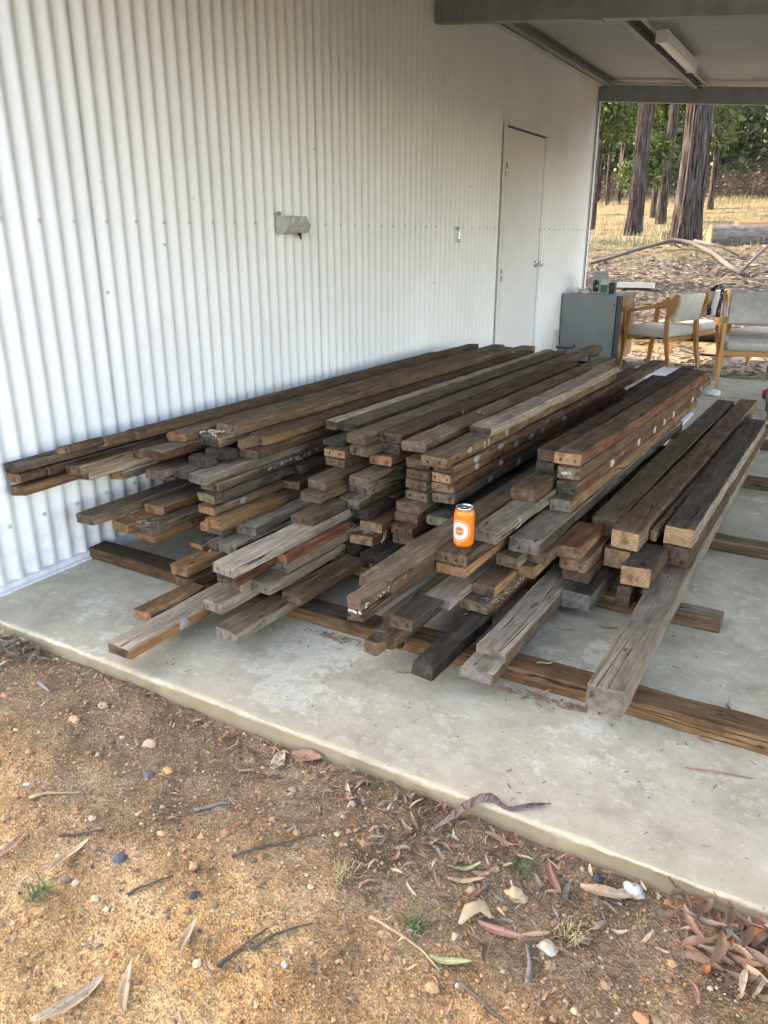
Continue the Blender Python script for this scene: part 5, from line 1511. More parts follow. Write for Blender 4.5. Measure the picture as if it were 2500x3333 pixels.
LEAVES = [  # x, y, length, heading, mat, curl, on slab, label
 (1.121, 0.786, .105, 100, 'pink', .05, 0, 'pinkish leaf lying alone near the left edge of the sand'),
 (1.262, 0.827, .125, 95, 'tan', .06, 0, 'long curved tan leaf right of the lone pinkish leaf'),
 (1.549, 0.600, .155, 75, 'tan', .05, 0, 'longest pale leaf at the bottom left of the photo'),
 (1.622, 0.662, .120, 130, 'tan', .05, 0, 'tan leaf tip-to-tip with the longest bottom left leaf'),
 (1.644, 0.800, .100, 110, 'tan', .06, 0, 'slim pale leaf in the middle of the lower sand'),
 (1.465, 1.330, .080, 105, 'tan', .03, 0, 'broad heart-like tan leaf by the slab edge, centre'),
 (1.528, 1.372, .095, 15, 'pink', .08, 0, 'broad pink leaf against the slab edge, centre'),
 (1.300, 1.299, .070, 40, 'pink', .10, 0, 'small curled pink leaf left of the heart-like leaf'),
 (1.392, 1.325, .075, 10, 'brown', .14, 0, 'curled brown leaf touching the heart-like leaf'),
 (1.620, 1.330, .080, 90, 'pink', .05, 0, 'upright pink leaf right of the heart-like leaf'),
 (1.396, 1.262, .070, 5, 'pink', .10, 0, 'thin arched pink leaf below the heart-like leaf'),
 (1.581, 1.310, .060, 50, 'pink', .04, 0, 'small pink leaf beside the upright pink leaf'),
 (1.143, 1.350, .050, 20, 'tan', .05, 0, 'small tan leaf by the slab edge, left of centre'),
 (0.925, 1.365, .050, 20, 'pink', .06, 0, 'small pink leaf under the slab edge at left'),
 (2.219, 1.320, .125, 120, 'pink', .03, 0, 'long pink leaf pointing down from the slab edge, right'),
 (2.340, 1.320, .120, 18, 'tan', .04, 0, 'large tan leaf with dark spots near the slab, right'),
 (2.046, 1.245, .085, 40, 'green', .10, 0, 'pale green leaf on the gravel'),
 (2.064, 1.215, .090, 28, 'tan', .04, 0, 'tan leaf just below the pale green leaf'),
 (2.085, 1.352, .080, 0, 'pink', .06, 0, 'pink leaf below the strip of bark'),
 (2.028, 1.150, .070, 5, 'brown', .04, 0, 'brown leaf left of the pale green leaf'),
 (2.180, 1.130, .110, 10, 'pink', .05, 0, 'long pink leaf across the curled pale bark'),
 (2.172, 1.075, .085, 100, 'brown', .04, 0, 'dark red-brown leaf standing below the curled bark'),
 (2.245, 1.165, .075, 40, 'tan', .05, 0, 'yellowish tan leaf right of the curled bark'),
 (2.536, 1.190, .060, 120, 'pink', .05, 0, 'small pink leaf below the bottom right leaf pile'),
 (2.575, 1.355, .070, 30, 'tan', .08, 0, 'pale leaf on top of the bottom right pile'),
 (2.622, 1.340, .120, 110, 'tan', .04, 0, 'long pale leaf in the bottom right pile'),
 (2.118, 1.022, .090, 20, 'green', .08, 0, 'rolled grey-green leaf at the bottom centre right'),
 (1.975, 1.905, .085, 20, 'pink', .16, 1, 'arched pink leaf on the slab against the front bearer'),
 (1.965, 1.990, .060, 45, 'green', .10, 2, 'yellow-green leaf on top of the front bearer'),
 (2.050, 2.415, .080, 10, 'pink', .04, 1, 'pink-brown leaf on the slab between the grey boards'),
 (2.440, 1.915, .060, -20, 'pink', .12, 1, 'curled pink leaf beside the right end of the front bearer'),
 (2.470, 2.113, .055, 100, 'pink', .10, 1, 'small pink leaf standing behind the right bearer'),
 (1.898, 1.872, .075, 10, 'pink', .08, 1, 'flat pink leaf on the slab in front of the bearer'),
 (1.281, 1.888, .090, 20, 'pink', .07, 1, 'pink leaf on the slab by the left bearer'),
 (1.579, 1.813, .050, 30, 'pink', .04, 1, 'small pink leaf on the slab under the front boards'),
 (1.930, 2.330, .075, 15, 'green', .06, 1, 'greenish leaf in the shade behind the bearer'),
]
for i, (x, y, L, hd, mt, curl, on, lab) in enumerate(LEAVES):
    W = L * (0.20 if 'broad' not in lab else 0.55)
    if 'large' in lab: W = L * 0.30
    v, f = leaf_geo(L * 0.92, W, curl * 1.4, random.Random(i).uniform(-0.12, 0.12), i)
    z = {0: zg1(x, y) + 0.005, 1: 0.0015, 2: 0.054}[on]
    o = link('fallen_leaf', mesh_from('fallen_leaf', v, f, True), LM[mt], None, (x, y, z), (random.Random(i + 50).uniform(-.15, .15) if on != 1 else 0, 0, R(hd)))
    sd = o.modifiers.new('thickness', 'SOLIDIFY'); sd.thickness = 0.0005
    tag(o, lab, 'leaf', 'fallen gum leaves')

def litter(name, label, spots, seed, mats):
    """a drift of small leaves, one object"""
    rd = random.Random(seed); b = MB()
    for (cx, cy, sx_, sy_, n, l0, l1, lift) in spots:
        for _ in range(n):
            x, y = rd.gauss(cx, sx_), rd.gauss(cy, sy_)
            if y > 1.385: y = 1.385 - rd.random() * 0.05
            L = rd.uniform(l0, l1)
            v, f = leaf_geo(L, L * rd.uniform(0.16, 0.34), rd.uniform(-0.03, 0.08), rd.uniform(-.12, .12), rd.random(), 5)
            mt = Matrix.Translation((x, y, zg1(x, y) + 0.003 + rd.random() * lift)) @ Matrix.Rotation(rd.uniform(0, 6.28), 4, 'Z') @ Matrix.Rotation(rd.gauss(0, .28), 4, 'X') @ Matrix.Rotation(rd.gauss(0, .18), 4, 'Y')
            pts = []
            for q in v:
                p = mt @ Vector(q)
                if p.y > 1.39: p.y = 1.39
                pts.append(p)
            b.add(pts, f, rd.randrange(len(mats)))
    o = b.obj(name, [LM[m] for m in mats], None, True)
    kind(o, 'stuff', label); o['category'] = 'leaf litter'
litter('leaf_litter', 'drift of dry leaves against the slab at lower right', [(2.60, 1.33, .07, .045, 70, .04, .10, .045), (2.68, 1.26, .05, .05, 30, .04, .09, .03)], 31, ['pink', 'brown', 'rust', 'tan', 'grey', 'brown'])
litter('leaf_litter', 'drift of grey leaves against the slab at far left', [(0.36, 1.345, .07, .035, 80, .03, .07, .03)], 32, ['grey', 'brown', 'tan', 'grey', 'brown'])
litter('leaf_litter', 'broken leaves scattered along the slab edge', [(1.70, 1.33, .22, .055, 170, .010, .045, .010), (2.05, 1.26, .18, .09, 165, .010, .050, .010), (1.25, 1.33, .2, .05, 75, .008, .035, .007), (2.35, 1.26, .16, .09, 80, .010, .045, .008), (0.8, 1.33, .25, .05, 110, .008, .035, .007)], 33, ['grey', 'brown', 'pink', 'tan', 'brown', 'grey', 'brown'])
litter('leaf_litter', 'sparse leaf fragments over the open sand', [(1.5, 0.95, .4, .25, 170, .005, .026, .003), (2.1, 1.05, .25, .15, 160, .006, .032, .004)], 34, ['grey', 'tan', 'brown', 'pink', 'grey'])

# pebbles
def pebble_mat():
    t = NT('mixed_gravel')
    at = t.node('ShaderNodeVertexColor'); at.layer_name = 'tint'
    n_ = t.noise(t.world(), 160.0, 3)
    t.col(t.mix(0.6, at.outputs[0], t.ramp(n_, [(0.3, (0.6, 0.6, 0.6)), (0.7, (1.2, 1.2, 1.2))]), 'MULTIPLY'))
    t.rough(0.85); t.spec(0.25)
    return t.m
M['pebbles'] = pebble_mat()
ico = bmesh.new(); bmesh.ops.create_icosphere(ico, subdivisions=1, radius=1.0)
IV = np.array([v.co[:] for v in ico.verts]); IF = np.array([[v.index for v in f.verts] for f in ico.faces]); ico.free()
PAL = np.array([(0.36, 0.22, 0.11), (0.44, 0.28, 0.14), (0.28, 0.17, 0.10), (0.40, 0.20, 0.10), (0.50, 0.38, 0.24), (0.17, 0.13, 0.10), (0.42, 0.35, 0.27), (0.46, 0.41, 0.34), (0.075, 0.07, 0.07), (0.36, 0.15, 0.07)])
PW = np.array([.22, .20, .18, .12, .08, .08, .04, .02, .03, .03])
def pebbles(name, n, x0, x1, y0, y1, r0, r1, label, edge=0.0, zf=None):
    X = rng.uniform(x0, x1, n * 3); Y = rng.uniform(y0, y1, n * 3)
    keep = (Y < 1.385) if zf is None else np.ones(len(X), bool)
    if edge:
        dens = np.clip(0.25 + 0.95 * fbm(X * 2.3, Y * 2.3, 3, 41) ** 1.5 + edge * np.clip((Y - 0.85) / 0.5, 0, 1), 0, 1)
        keep &= rng.random(len(X)) < dens
    X, Y = X[keep][:n], Y[keep][:n]
    n = len(X)
    r = r0 + (r1 - r0) * rng.random(n) ** 3.2
    Zz = (zg(X, Y) if zf is None else zf(X, Y))
    sc_ = np.stack([rng.uniform(.75, 1.35, n), rng.uniform(.75, 1.35, n), rng.uniform(.45, .85, n)], 1) * r[:, None]
    a = rng.uniform(0, 6.28, n)
    V = IV[None] * (1 + rng.uniform(-.22, .22, (n, len(IV), 1)))
    V = V * sc_[:, None, :]
    xr = V[..., 0] * np.cos(a)[:, None] - V[..., 1] * np.sin(a)[:, None]
    yr = V[..., 0] * np.sin(a)[:, None] + V[..., 1] * np.cos(a)[:, None]
    V = np.stack([xr + X[:, None], yr + Y[:, None], V[..., 2] + (Zz + r * 0.18)[:, None]], 2)
    F = (IF[None] + (np.arange(n) * len(IV))[:, None, None]).reshape(-1, 3)
    me = fast_mesh(name, V.reshape(-1, 3), F, False)
    c = PAL[rng.choice(len(PAL), n, p=PW)] * rng.uniform(0.75, 1.25, (n, 1))
    ca_ = me.color_attributes.new('tint', 'FLOAT_COLOR', 'POINT')
    cc = np.ones((n, len(IV), 4)); cc[..., :3] = c[:, None, :]
    ca_.data.foreach_set('color', cc.ravel().astype(np.float32))
    o = link(name, me, M['pebbles']); kind(o, 'stuff', label); o['category'] = 'gravel'
    return o
pebbles('gravel', 16000, -0.1, 2.85, 0.40, 1.39, 0.0009, 0.0050, 'fine gravel over the sandy ground', 0.35)
pebbles('gravel', 1300, 0.0, 2.85, 0.42, 1.375, 0.0020, 0.0115, 'coarser pebbles on the sandy ground', 0.5)
pebbles('slab_grit', 260, 1.0, 3.0, 1.46, 2.9, 0.0008, 0.0035, 'grit and crumbs scattered on the slab', 0.0, lambda X, Y: np.zeros_like(X) + 0.0006)

STONES = [(1.364, .879, .017, (0.07, 0.075, 0.085), 'dark blue-grey stone on the sand at left'), (.851, 1.276, .017, (0.40, 0.30, 0.17), 'brown pebble near the slab at left'), (.83, 1.19, .017, (0.55, 0.33, 0.20), 'salmon coloured pebble near the left edge'),
 (1.227, 1.164, .013, (0.55, 0.27, 0.12), 'orange oval pebble in the sand'), (2.168, 1.238, .024, (0.50, 0.36, 0.20), 'large tan stone below the right slab edge'), (2.27, 1.149, .020, (0.52, 0.44, 0.33), 'pale angular stone right of the curled bark'),
 (2.384, 1.365, .024, (0.50, 0.49, 0.44), 'pale grey stone against the slab edge at right'), (2.11, .958, .013, (0.45, 0.25, 0.12), 'brown oval pebble at the bottom'), (2.463, 1.094, .014, (0.55, 0.24, 0.11), 'orange stone at the bottom right'),
 (2.31, 1.355, .013, (0.055, 0.055, 0.06), 'black stone beside the large tan leaf'), (1.19, 1.13, .016, (0.10, 0.105, 0.115), 'slate coloured stone below the slab, left of centre'), (1.10, 1.22, .020, (0.55, 0.34, 0.20), 'flat orange stone flake on the gravel')]
for i, (x, y, r, c, lab) in enumerate(STONES):
    o = lump('stone', (x, y, zg1(x, y) - r * 0.25), (r, r * 0.8, r * 0.6), simple('stone_%d' % i, c, 0.8, 0, 0.25, 90, 0.3), i * 3.3, 3, 0.35)
    tag(o, lab, 'stone', 'loose stones on the ground')

M['twig'] = simple('dry_twig', (0.085, 0.062, 0.048), 0.9, 0, 0.35, 60, 0.3)
M['twig_pale'] = simple('pale_dry_stem', (0.38, 0.27, 0.16), 0.9, 0, 0.25, 60, 0.2)
M['bark_strip'] = wood('bark_strip', (0.11, 0.070, 0.058), (0.19, 0.125, 0.105), (0.28, 0.20, 0.17), 0.3, 0.6)
TW = [(1.641, 1.088, .20, 50, .0035, 'twig', 'long thin dark twig in the middle of the sand'), (1.757, .838, .12, 70, .0042, 'twig', 'dark stick at the bottom centre'), (1.051, .953, .12, 55, .004, 'twig_pale', 'pale stem on the bright sand at left'),
      (1.227, .886, .10, 35, .0035, 'twig', 'curved dark twig above the curved tan leaf'), (2.216, .972, .13, -15, .005, 'twig', 'dark forked stick at the bottom right'), (2.247, 1.094, .09, 110, .005, 'grey_twig', 'short crooked grey stick right of the pink leaves'),
      (1.80, .90, .13, 60, .0035, 'twig', 'thin twig right of the dark stick at bottom centre'), (1.48, .86, .10, 60, .003, 'twig', 'thin twig in the sand left of the dark stick at bottom centre'), (1.42, 1.12, .09, 55, .005, 'grey_twig', 'grey stick fragment below the slab, centre'),
      (2.02, 1.02, .18, -5, .004, 'twig_pale', 'long tan stem among the gravel, lower centre right'), (.62, 1.255, .075, -5, .008, 'grey_twig', 'thick grey bark chip near the left slab edge'), (2.30, .97, .09, 65, .003, 'twig', 'short twig at the very bottom right')]
M['grey_twig'] = simple('grey_twig', (0.20, 0.18, 0.165), 0.9, 0, 0.25, 60, 0.2)
for i, (x, y, L, hd, r, mt, lab) in enumerate(TW):
    rd = random.Random(i + 77); b = MB(); pts = []; a = R(hd); px, py = x - math.cos(a) * L / 2, y - math.sin(a) * L / 2
    n = 7
    for k in range(n + 1):
        pts.append((px, py, zg1(px, py) + r * 0.9 + 0.001)); a += rd.uniform(-.14, .14); px += math.cos(a) * L / n; py += math.sin(a) * L / n
    b.tube(pts, [r * (1 - 0.5 * k / n) for k in range(n + 1)], 6)
    o = b.obj('stick', M[mt], None, True); tag(o, lab, 'stick', 'sticks lying on the sand')
# bark strip lying over the slab edge
b = MB()
pth = [(1.935, 1.300, zg1(1.935, 1.30) + .006), (1.965, 1.345, -.020), (1.995, 1.383, .002), (2.028, 1.418, .012), (2.055, 1.412, .008), (2.084, 1.409, .006), (2.12, 1.440, .008), (2.162, 1.474, .006)]
rr_ = [.003, .010, .013, .012, .008, .006, .006, .002]
pp, rq = [], []
rd = random.Random(8)
for i in range(len(pth) - 1):
    p0, p1, p2, p3 = [Vector(pth[min(max(q, 0), len(pth) - 1)]) for q in (i - 1, i, i + 1, i + 2)]
    for k in range(5):
        u = k / 5
        q = 0.5 * ((2 * p1) + (p2 - p0) * u + (2 * p0 - 5 * p1 + 4 * p2 - p3) * u * u + (3 * p1 - p0 - 3 * p2 + p3) * u ** 3)
        pp.append(tuple(q)); rq.append((rr_[i] * (1 - u) + rr_[i + 1] * u) * rd.uniform(0.75, 1.2))
pp.append(pth[-1]); rq.append(.002)
b.tube(pp, rq, 10, flat=0.22)
tag(b.obj('bark_strip', M['bark_strip'], None, True), 'twisted strip of bark lying over the slab edge', 'bark')
b = MB(); b.tube([(2.10, 1.10, zg1(2.1, 1.1) + .012), (2.105, 1.135, zg1(2.105, 1.135) + .02), (2.125, 1.155, zg1(2.125, 1.155) + .022), (2.15, 1.145, zg1(2.15, 1.145) + .012)], [.004, .015, .015, .004], 8, flat=0.35)
tag(b.obj('bark_curl', LM['tan'], None, True), 'curled pale piece of bark on the gravel', 'bark')
b = MB(); b.tube([(2.412, 1.774, .003), (2.49, 1.797, .004), (2.569, 1.816, .003)], [.002, .0035, .001], 6, flat=0.5)
tag(b.obj('stick', LM['pink'], None, True), 'thin pink bark splinter on the slab at right', 'stick')
# debris specks on the slab
rd = random.Random(5); b = MB()
for _ in range(170):
    x, y = rd.uniform(0.5, 3.0), 1.44 + abs(rd.gauss(0, .45))
    if 1.92 < y < 2.06: y = 1.90 - rd.random() * .08
    L, a = .003 + .016 * rd.random() ** 2.5, rd.uniform(0, 3.14)
    b.tube([(x, y, .0012), (x + math.cos(a) * L, y + math.sin(a) * L, .0016)], rd.uniform(.0004, .0013), 4)
o = b.obj('slab_debris', M['twig']); kind(o, 'stuff', 'tiny bark shreds scattered on the slab'); o['category'] = 'debris'
b = MB()
for _ in range(120):
    x, y = rd.choice([(1.28, 1.90), (2.0, 1.90), (1.30, 1.91), (2.05, 1.905)]); x += rd.gauss(0, .07); y += -abs(rd.gauss(0, .02))
    L, a = rd.uniform(.006, .03), rd.uniform(0, 3.14)
    b.tube([(x, y, .0015), (x + math.cos(a) * L, y + math.sin(a) * L * .5, .003)], rd.uniform(.001, .003), 4, flat=.5)
o = b.obj('bearer_debris', LM['brown']); kind(o, 'stuff', 'crumbled bark swept against the front bearer'); o['category'] = 'debris'

# small green tufts
M['grass_green'] = simple('green_grass', (0.075, 0.13, 0.035), 0.7, 0, 0.3, 30)
M['grass_straw'] = simple('dry_grass', (0.46, 0.36, 0.17), 0.8, 0, 0.25, 3)
for i, (x, y, r, lab, mt) in enumerate(((1.284, .728, .035, 'small green weed on the sand at lower left', 'grass_green'), (2.153, 1.306, .038, 'green grass tuft near the slab edge at right', 'grass_green'), (1.821, 1.09, .035, 'dry grass tuft in the middle of the sand', 'grass_straw'), (2.02, 1.06, .035, 'sparse green tuft below the pale green leaf', 'grass_green'), (2.30, 1.20, .04, 'straw-coloured tuft right of the large tan stone', 'grass_straw'))):
    rd = random.Random(i + 300); b = MB()
    for _ in range(60):
        a, l = rd.uniform(0, 6.28), rd.uniform(.4, 1.0) * r
        bx, by = x + rd.gauss(0, r * .35), y + rd.gauss(0, r * .35); bz = zg1(bx, by)
        tip = Vector((bx + math.cos(a) * l, by + math.sin(a) * l, bz + rd.uniform(.004, .020)))
        s = Vector((-math.sin(a), math.cos(a), 0)) * .0010
        mid = (Vector((bx, by, bz)) + tip) / 2 + Vector((0, 0, .006))
        p0 = Vector((bx, by, bz - .002))
        b.add([p0 - s, p0 + s, mid + s, mid - s, tip], [(0, 1, 2, 3), (3, 2, 4)])
    tag(b.obj('grass_tuft', M[mt]), lab, 'grass tuft')

# ------------------------------------------------------------------ bush behind the carport
def bark_mat():
    t = NT('stringy_bark')
    p = t.coord()
    n1 = t.noise(t.mapping(p, (34, 34, 2.2)), 1.0, 5, 0.62, 0.5)
    n2 = t.noise(t.mapping(p, (4, 4, .7)), 1.0, 4, 0.6)
    c = t.ramp(n1, [(0.38, (0.008, 0.006, 0.005)), (0.46, (0.040, 0.030, 0.025)), (0.56, (0.085, 0.070, 0.061)), (0.68, (0.16, 0.142, 0.13))])
    c = t.mix(t.maprange(n2, 0.5, 0.7, 0, 0.45), c, (0.065, 0.040, 0.028))
    t.col(c); t.rough(0.95); t.spec(0.1)
    t.bump(n1, 1.0, 0.03)
    return t.m
M['bark'] = bark_mat()
def leafm(name, a, c):
    t = NT(name)
    oi = t.node('ShaderNodeNewGeometry').outputs['Random Per Island']
    t.col(t.ramp(oi, [(0.0, a), (1.0, c)]))
    t.rough(0.45); t.spec(0.4)
    tr = t.n.new('ShaderNodeBsdfTranslucent'); t.l.new(t.b.inputs['Base Color'].links[0].from_socket, tr.inputs[0])
    mx = t.n.new('ShaderNodeMixShader'); mx.inputs[0].default_value = 0.35
    t.l.new(t.b.outputs[0], mx.inputs[1]); t.l.new(tr.outputs[0], mx.inputs[2]); t.l.new(mx.outputs[0], t.out.inputs['Surface'])
    return t.m
M['leaf_a'] = leafm('gum_foliage', (0.030, 0.055, 0.014), (0.115, 0.155, 0.040))
M['leaf_b'] = leafm('shrub_foliage', (0.016, 0.032, 0.010), (0.058, 0.085, 0.026))
M['leaf_c'] = leafm('dry_brush', (0.040, 0.028, 0.018), (0.115, 0.085, 0.052))
def trunk_obj(name, base, r0, r1, h, parent, seed, lean=(0, 0), na=40, nz=60, ridge=0.16, flare=0.35):
    v = []
    for i in range(nz + 1):
        t = i / nz; z = t * h
        r = r0 + (r1 - r0) * t + flare * r0 * math.exp(-z / 0.45)
        cx, cy = lean[0] * z + 0.05 * math.sin(z * .6 + seed), lean[1] * z
        for k in range(na):
            a = 2 * math.pi * k / na
            n_ = noise.fractal(Vector((math.cos(a) * 4.5 + seed, math.sin(a) * 4.5, z * 0.55)), 1.0, 2.0, 4)
            n2 = noise.noise(Vector((math.cos(a) * 11 + seed, math.sin(a) * 11, z * 1.3)))
            q = r * (1 + ridge * n_ + ridge * 0.7 * abs(n2))
            v.append((cx + q * math.cos(a), cy + q * math.sin(a), z - 0.15))
    f = [(i * na + k, i * na + (k + 1) % na, (i + 1) * na + (k + 1) % na, (i + 1) * na + k) for i in range(nz) for k in range(na)]
    return link(name, mesh_from(name, v, f, True), M['bark'], parent)
def leaves(name, blobs, n, size, mat, parent, seed, droop=0.5, wide=1.0):
    """leaf-sized faces in clumps; blobs = (x,y,z,rx,ry,rz)"""
    g = np.random.default_rng(seed)
    bl = np.array(blobs, float)
    w = bl[:, 3] * bl[:, 4] * bl[:, 5]; w = (w ** 0.7) / (w ** 0.7).sum()
    idx = g.choice(len(bl), n, p=w)
    d = g.normal(size=(n, 3)); d /= np.linalg.norm(d, axis=1)[:, None]
    rr = g.random(n) ** 0.45
    # twiggy sub-clumps
    P = bl[idx, :3] + d * rr[:, None] * bl[idx, 3:6]
    cl = np.floor(P / 0.45); hsh = np.sin(cl @ np.array([12.9, 78.2, 37.7])) * 43758.5
    keep = (hsh - np.floor(hsh)) < 0.72
    P = P[keep]; n = len(P)
    a = g.uniform(0, 6.28, n); tl = g.normal(0, .6, n) - droop
    L = size * g.uniform(.6, 1.4, n); W = L * g.uniform(.22, .40, n) * wide
    ax = np.stack([np.cos(a) * np.cos(tl), np.sin(a) * np.cos(tl), np.sin(tl)], 1)
    sd = np.cross(ax, g.normal(size=(n, 3))); sd /= np.linalg.norm(sd, axis=1)[:, None] + 1e-9
    V = np.stack([P, P + ax * (L * .45)[:, None] + sd * (W / 2)[:, None], P + ax * L[:, None], P + ax * (L * .45)[:, None] - sd * (W / 2)[:, None]], 1)
    F = np.arange(n * 4).reshape(n, 4)
    return link(name, fast_mesh(name, V.reshape(-1, 3), F, False), mat, parent)
def branch(parent, pts, r0, r1, name='limb', n=8, mat=None):
    b = MB(); k = len(pts)
    b.tube(pts, [r0 + (r1 - r0) * i / (k - 1) for i in range(k)], n)
    return b.obj(name, mat or M['bark'], parent, True)

def tree(x, y, r, h, label, seed, crown=None, group=None, leafn=0, lean=(0, 0), na=28, nz=40, size=0.13, mat='leaf_a', r1=None):
    e = empty('gum_tree', (x, y, zg1(x, y)))
    tag(e, label, 'tree', group)
    trunk_obj('trunk', None, r, r1 if r1 else r * .72, h, e, seed, lean, na, nz)
    rd = random.Random(seed)
    if crown:
        for c in crown[:3]:
            z0 = max(1.0, c[2] - 1.6)
            branch(e, [(lean[0] * z0, lean[1] * z0, z0), ((c[0] + lean[0] * z0) / 2, c[1] / 2, (z0 + c[2]) / 2 + .2), (c[0], c[1], c[2])], r * .28, r * .06)
        leaves('crown', crown, leafn, size, M[mat], e, seed)
    return e
# the two big trunks, and a third behind them
t1 = tree(-0.17, 15.43, 0.222, 11.0, 'largest rough-barked tree trunk behind the carport', 1, [(1.0, .3, 8.6, 1.8, 1.8, 1.2), (-1.2, .4, 9.6, 1.8, 1.6, 1.2), (.2, -.6, 10.8, 2, 2, 1.2)], None, 2200, (.004, 0), 84, 110)
t2 = tree(-2.43, 21.16, 0.185, 12.0, 'second big leaning tree trunk, left of the largest one', 2, [(.9, .2, 8.4, 1.8, 1.8, 1.3), (-1.2, .3, 9.5, 1.8, 1.8, 1.3), (-.2, .4, 11.4, 2.2, 2, 1.3)], None, 2200, (.03, 0), 64, 90)
t3 = tree(-2.72, 25.95, 0.135, 11.0, 'third rough trunk standing between the two big ones', 3, [(.4, .0, 6.8, 1.6, 1.6, 1.4), (-.6, .3, 8.6, 1.8, 1.8, 1.3)], None, 2200, (.03, 0), 40, 60)
branch(t3, [(.05, -.1, 4.1), (-.25, -.2, 4.6), (-.7, -.3, 4.85), (-1.05, -.35, 5.05)], .06, .025, 'dead_limb', 8, None)
# dead branches reaching right of the big trunk
M['dead_wood'] = simple('bleached_dead_wood', (0.10, 0.085, 0.070), 0.85, 0, 0.25, 8, 0.2)
branch(t1, [(.26, 0, 2.75), (.45, 0, 3.15), (.55, .05, 3.55), (.85, .1, 3.85), (1.05, .1, 4.1)], .022, .008, 'dead_limb', 6, M['dead_wood'])
branch(t1, [(.25, 0, 2.55), (.6, 0, 2.6), (.95, .1, 2.75), (1.35, .1, 2.55), (1.7, .1, 2.35), (1.85, .1, 2.0)], .022, .007, 'dead_limb', 6, M['dead_wood'])
# understorey trees, sunlit foliage between and behind the trunks
US = [(-4.3, 24.0, .07, 5.2, [(.2, 0, 4.0, .9, 1.0, 1.2), (-.3, .2, 2.9, .7, .9, .7), (.9, 0, 5.0, 1.0, 1, 1), (.6, .3, 3.2, .7, .7, .9)], 5200, 'leaf_a', 'bright leafy young gum at the left beside the shed corner'),
 (-4.75, 25.5, .08, 4.2, [(.1, 0, 2.5, .8, .8, .5), (-.3, .1, 3.2, .9, .8, .6)], 1900, 'leaf_b', 'low dark leafy shrub-tree by the shed corner'),
 (-3.3, 27.5, .08, 6.5, [(0, 0, 4.6, 1.1, 1.0, 1.3), (.5, .2, 6.2, 1.3, 1, 1.0), (-.2, 0, 2.9, .8, .8, .8), (.5, .2, 3.4, .7, .7, .7)], 5200, 'leaf_a', 'leafy gum seen between the two left trunks'),
 (-1.75, 29.0, .09, 7.0, [(0, 0, 4.6, 1.1, 1.0, 1.6), (.3, .2, 6.5, 1.4, 1, 1.2), (-.2, 0, 2.6, .8, .8, .9)], 5200, 'leaf_a', 'leafy gum filling the gap left of the largest trunk'),
 (-2.9, 23.6, .05, 3.2, [(0, 0, 1.5, .7, .6, .5), (.3, 0, 2.1, .6, .5, .4)], 1400, 'leaf_a', 'small leafy sapling between the trunks near the grass'),
 (0.15, 31.0, .09, 7.0, [(0, 0, 5.2, 1.5, 1.2, 1.5), (.6, .2, 3.4, 1.0, .9, .9), (-.3, 0, 7.0, 1.6, 1.2, 1.2)], 4200, 'leaf_b', 'dark leafy gum just right of the largest trunk'),
 (1.2, 32.0, .10, 7.5, [(0, 0, 5.4, 1.4, 1.2, 1.6), (.6, .2, 7.2, 1.5, 1.2, 1.2), (-.2, 0, 3.6, .9, .9, .8)], 4200, 'leaf_b', 'dark leafy gum second right of the largest trunk'),
 (2.6, 33.0, .10, 8.0, [(0, 0, 5.6, 1.6, 1.2, 1.6), (.4, .2, 7.6, 1.6, 1.2, 1.2), (-.3, 0, 3.8, 1.0, .9, .8)], 4200, 'leaf_b', 'dark leafy gum at the right edge of the clearing'),
 (-5.9, 28.5, .10, 8.0, [(0, 0, 6.4, 1.5, 1.2, 1.5), (.5, .2, 8.0, 1.6, 1.2, 1.2), (0, 0, 4.6, 1.1, 1, .8)], 3600, 'leaf_b', 'leafy gum partly hidden by the shed corner')]
for i, (x, y, r, h, cr, n, mt, lab) in enumerate(US):
    tree(x, y, r, h, lab, 20 + i, cr, 'understorey gums behind the carport', int(n * 1.6), (random.Random(i).uniform(-.03, .03), 0), 12, 16, 0.17, mt)
# slim far trunks
FT = [(-5.81, 31.3, .07, -.01), (-5.45, 31.7, .06, .01), (-7.0, 34.0, .14, .01), (-6.5, 35.5, .12, -.015), (1.5, 36.5, .06, .0), (2.75, 36.0, .08, .02), (3.5, 36.5, .12, 0.0)]
place = ['first slim trunk left of the second big trunk', 'second slim trunk left of the second big trunk', 'thick dark trunk right beside the shed corner', 'dark trunk next to the thick one at the shed corner', 
         'thin pale trunk in the right foliage', 'thin far trunk near the right edge', 'thick far trunk at the right edge']
for i, ((x, y, r, ln), lab) in enumerate(zip(FT, place)):
    rd = random.Random(i + 60)
    tree(x, y, r, 12 + rd.uniform(-1, 2), lab, 60 + i, [(rd.uniform(-1, 1), rd.uniform(-.5, .5), 8.5 + rd.random(), 1.6, 1.4, 1.4), (rd.uniform(-1, 1), 0, 11, 1.8, 1.5, 1.4), (rd.uniform(-1, 1), 0, 6.2, 1.1, 1.0, .9)], 'slim trunks of the far bush', 1500, (ln, 0), 14, 30, 0.17, 'leaf_b')
# trees on the sunny side of the clearing, left of the shed's end, whose shade dapples the slope
SH = [(-9.5, 12.6, 'tall gum left of the clearing behind the shed, nearest of three'), (-12.0, 16.8, 'tall gum left of the clearing behind the shed, middle of three'), (-15.0, 21.5, 'tall gum left of the clearing behind the shed, farthest of three')]
for i, (x, y, lab) in enumerate(SH):
    tree(x, y, .26, 10.5, lab, 140 + i, [(0, 0, 9.6, 2.0, 2.2, 1.4), (1.2, .6, 8.0, 1.6, 1.6, 1.1), (-1.0, -.6, 7.4, 1.6, 1.6, 1.0), (.3, -1.4, 6.0, 1.4, 1.4, .8), (0.2, 1.5, 6.4, 1.4, 1.6, .8)], 'gums shading the clearing', 1300, (0, 0), 20, 30, .22, 'leaf_a')
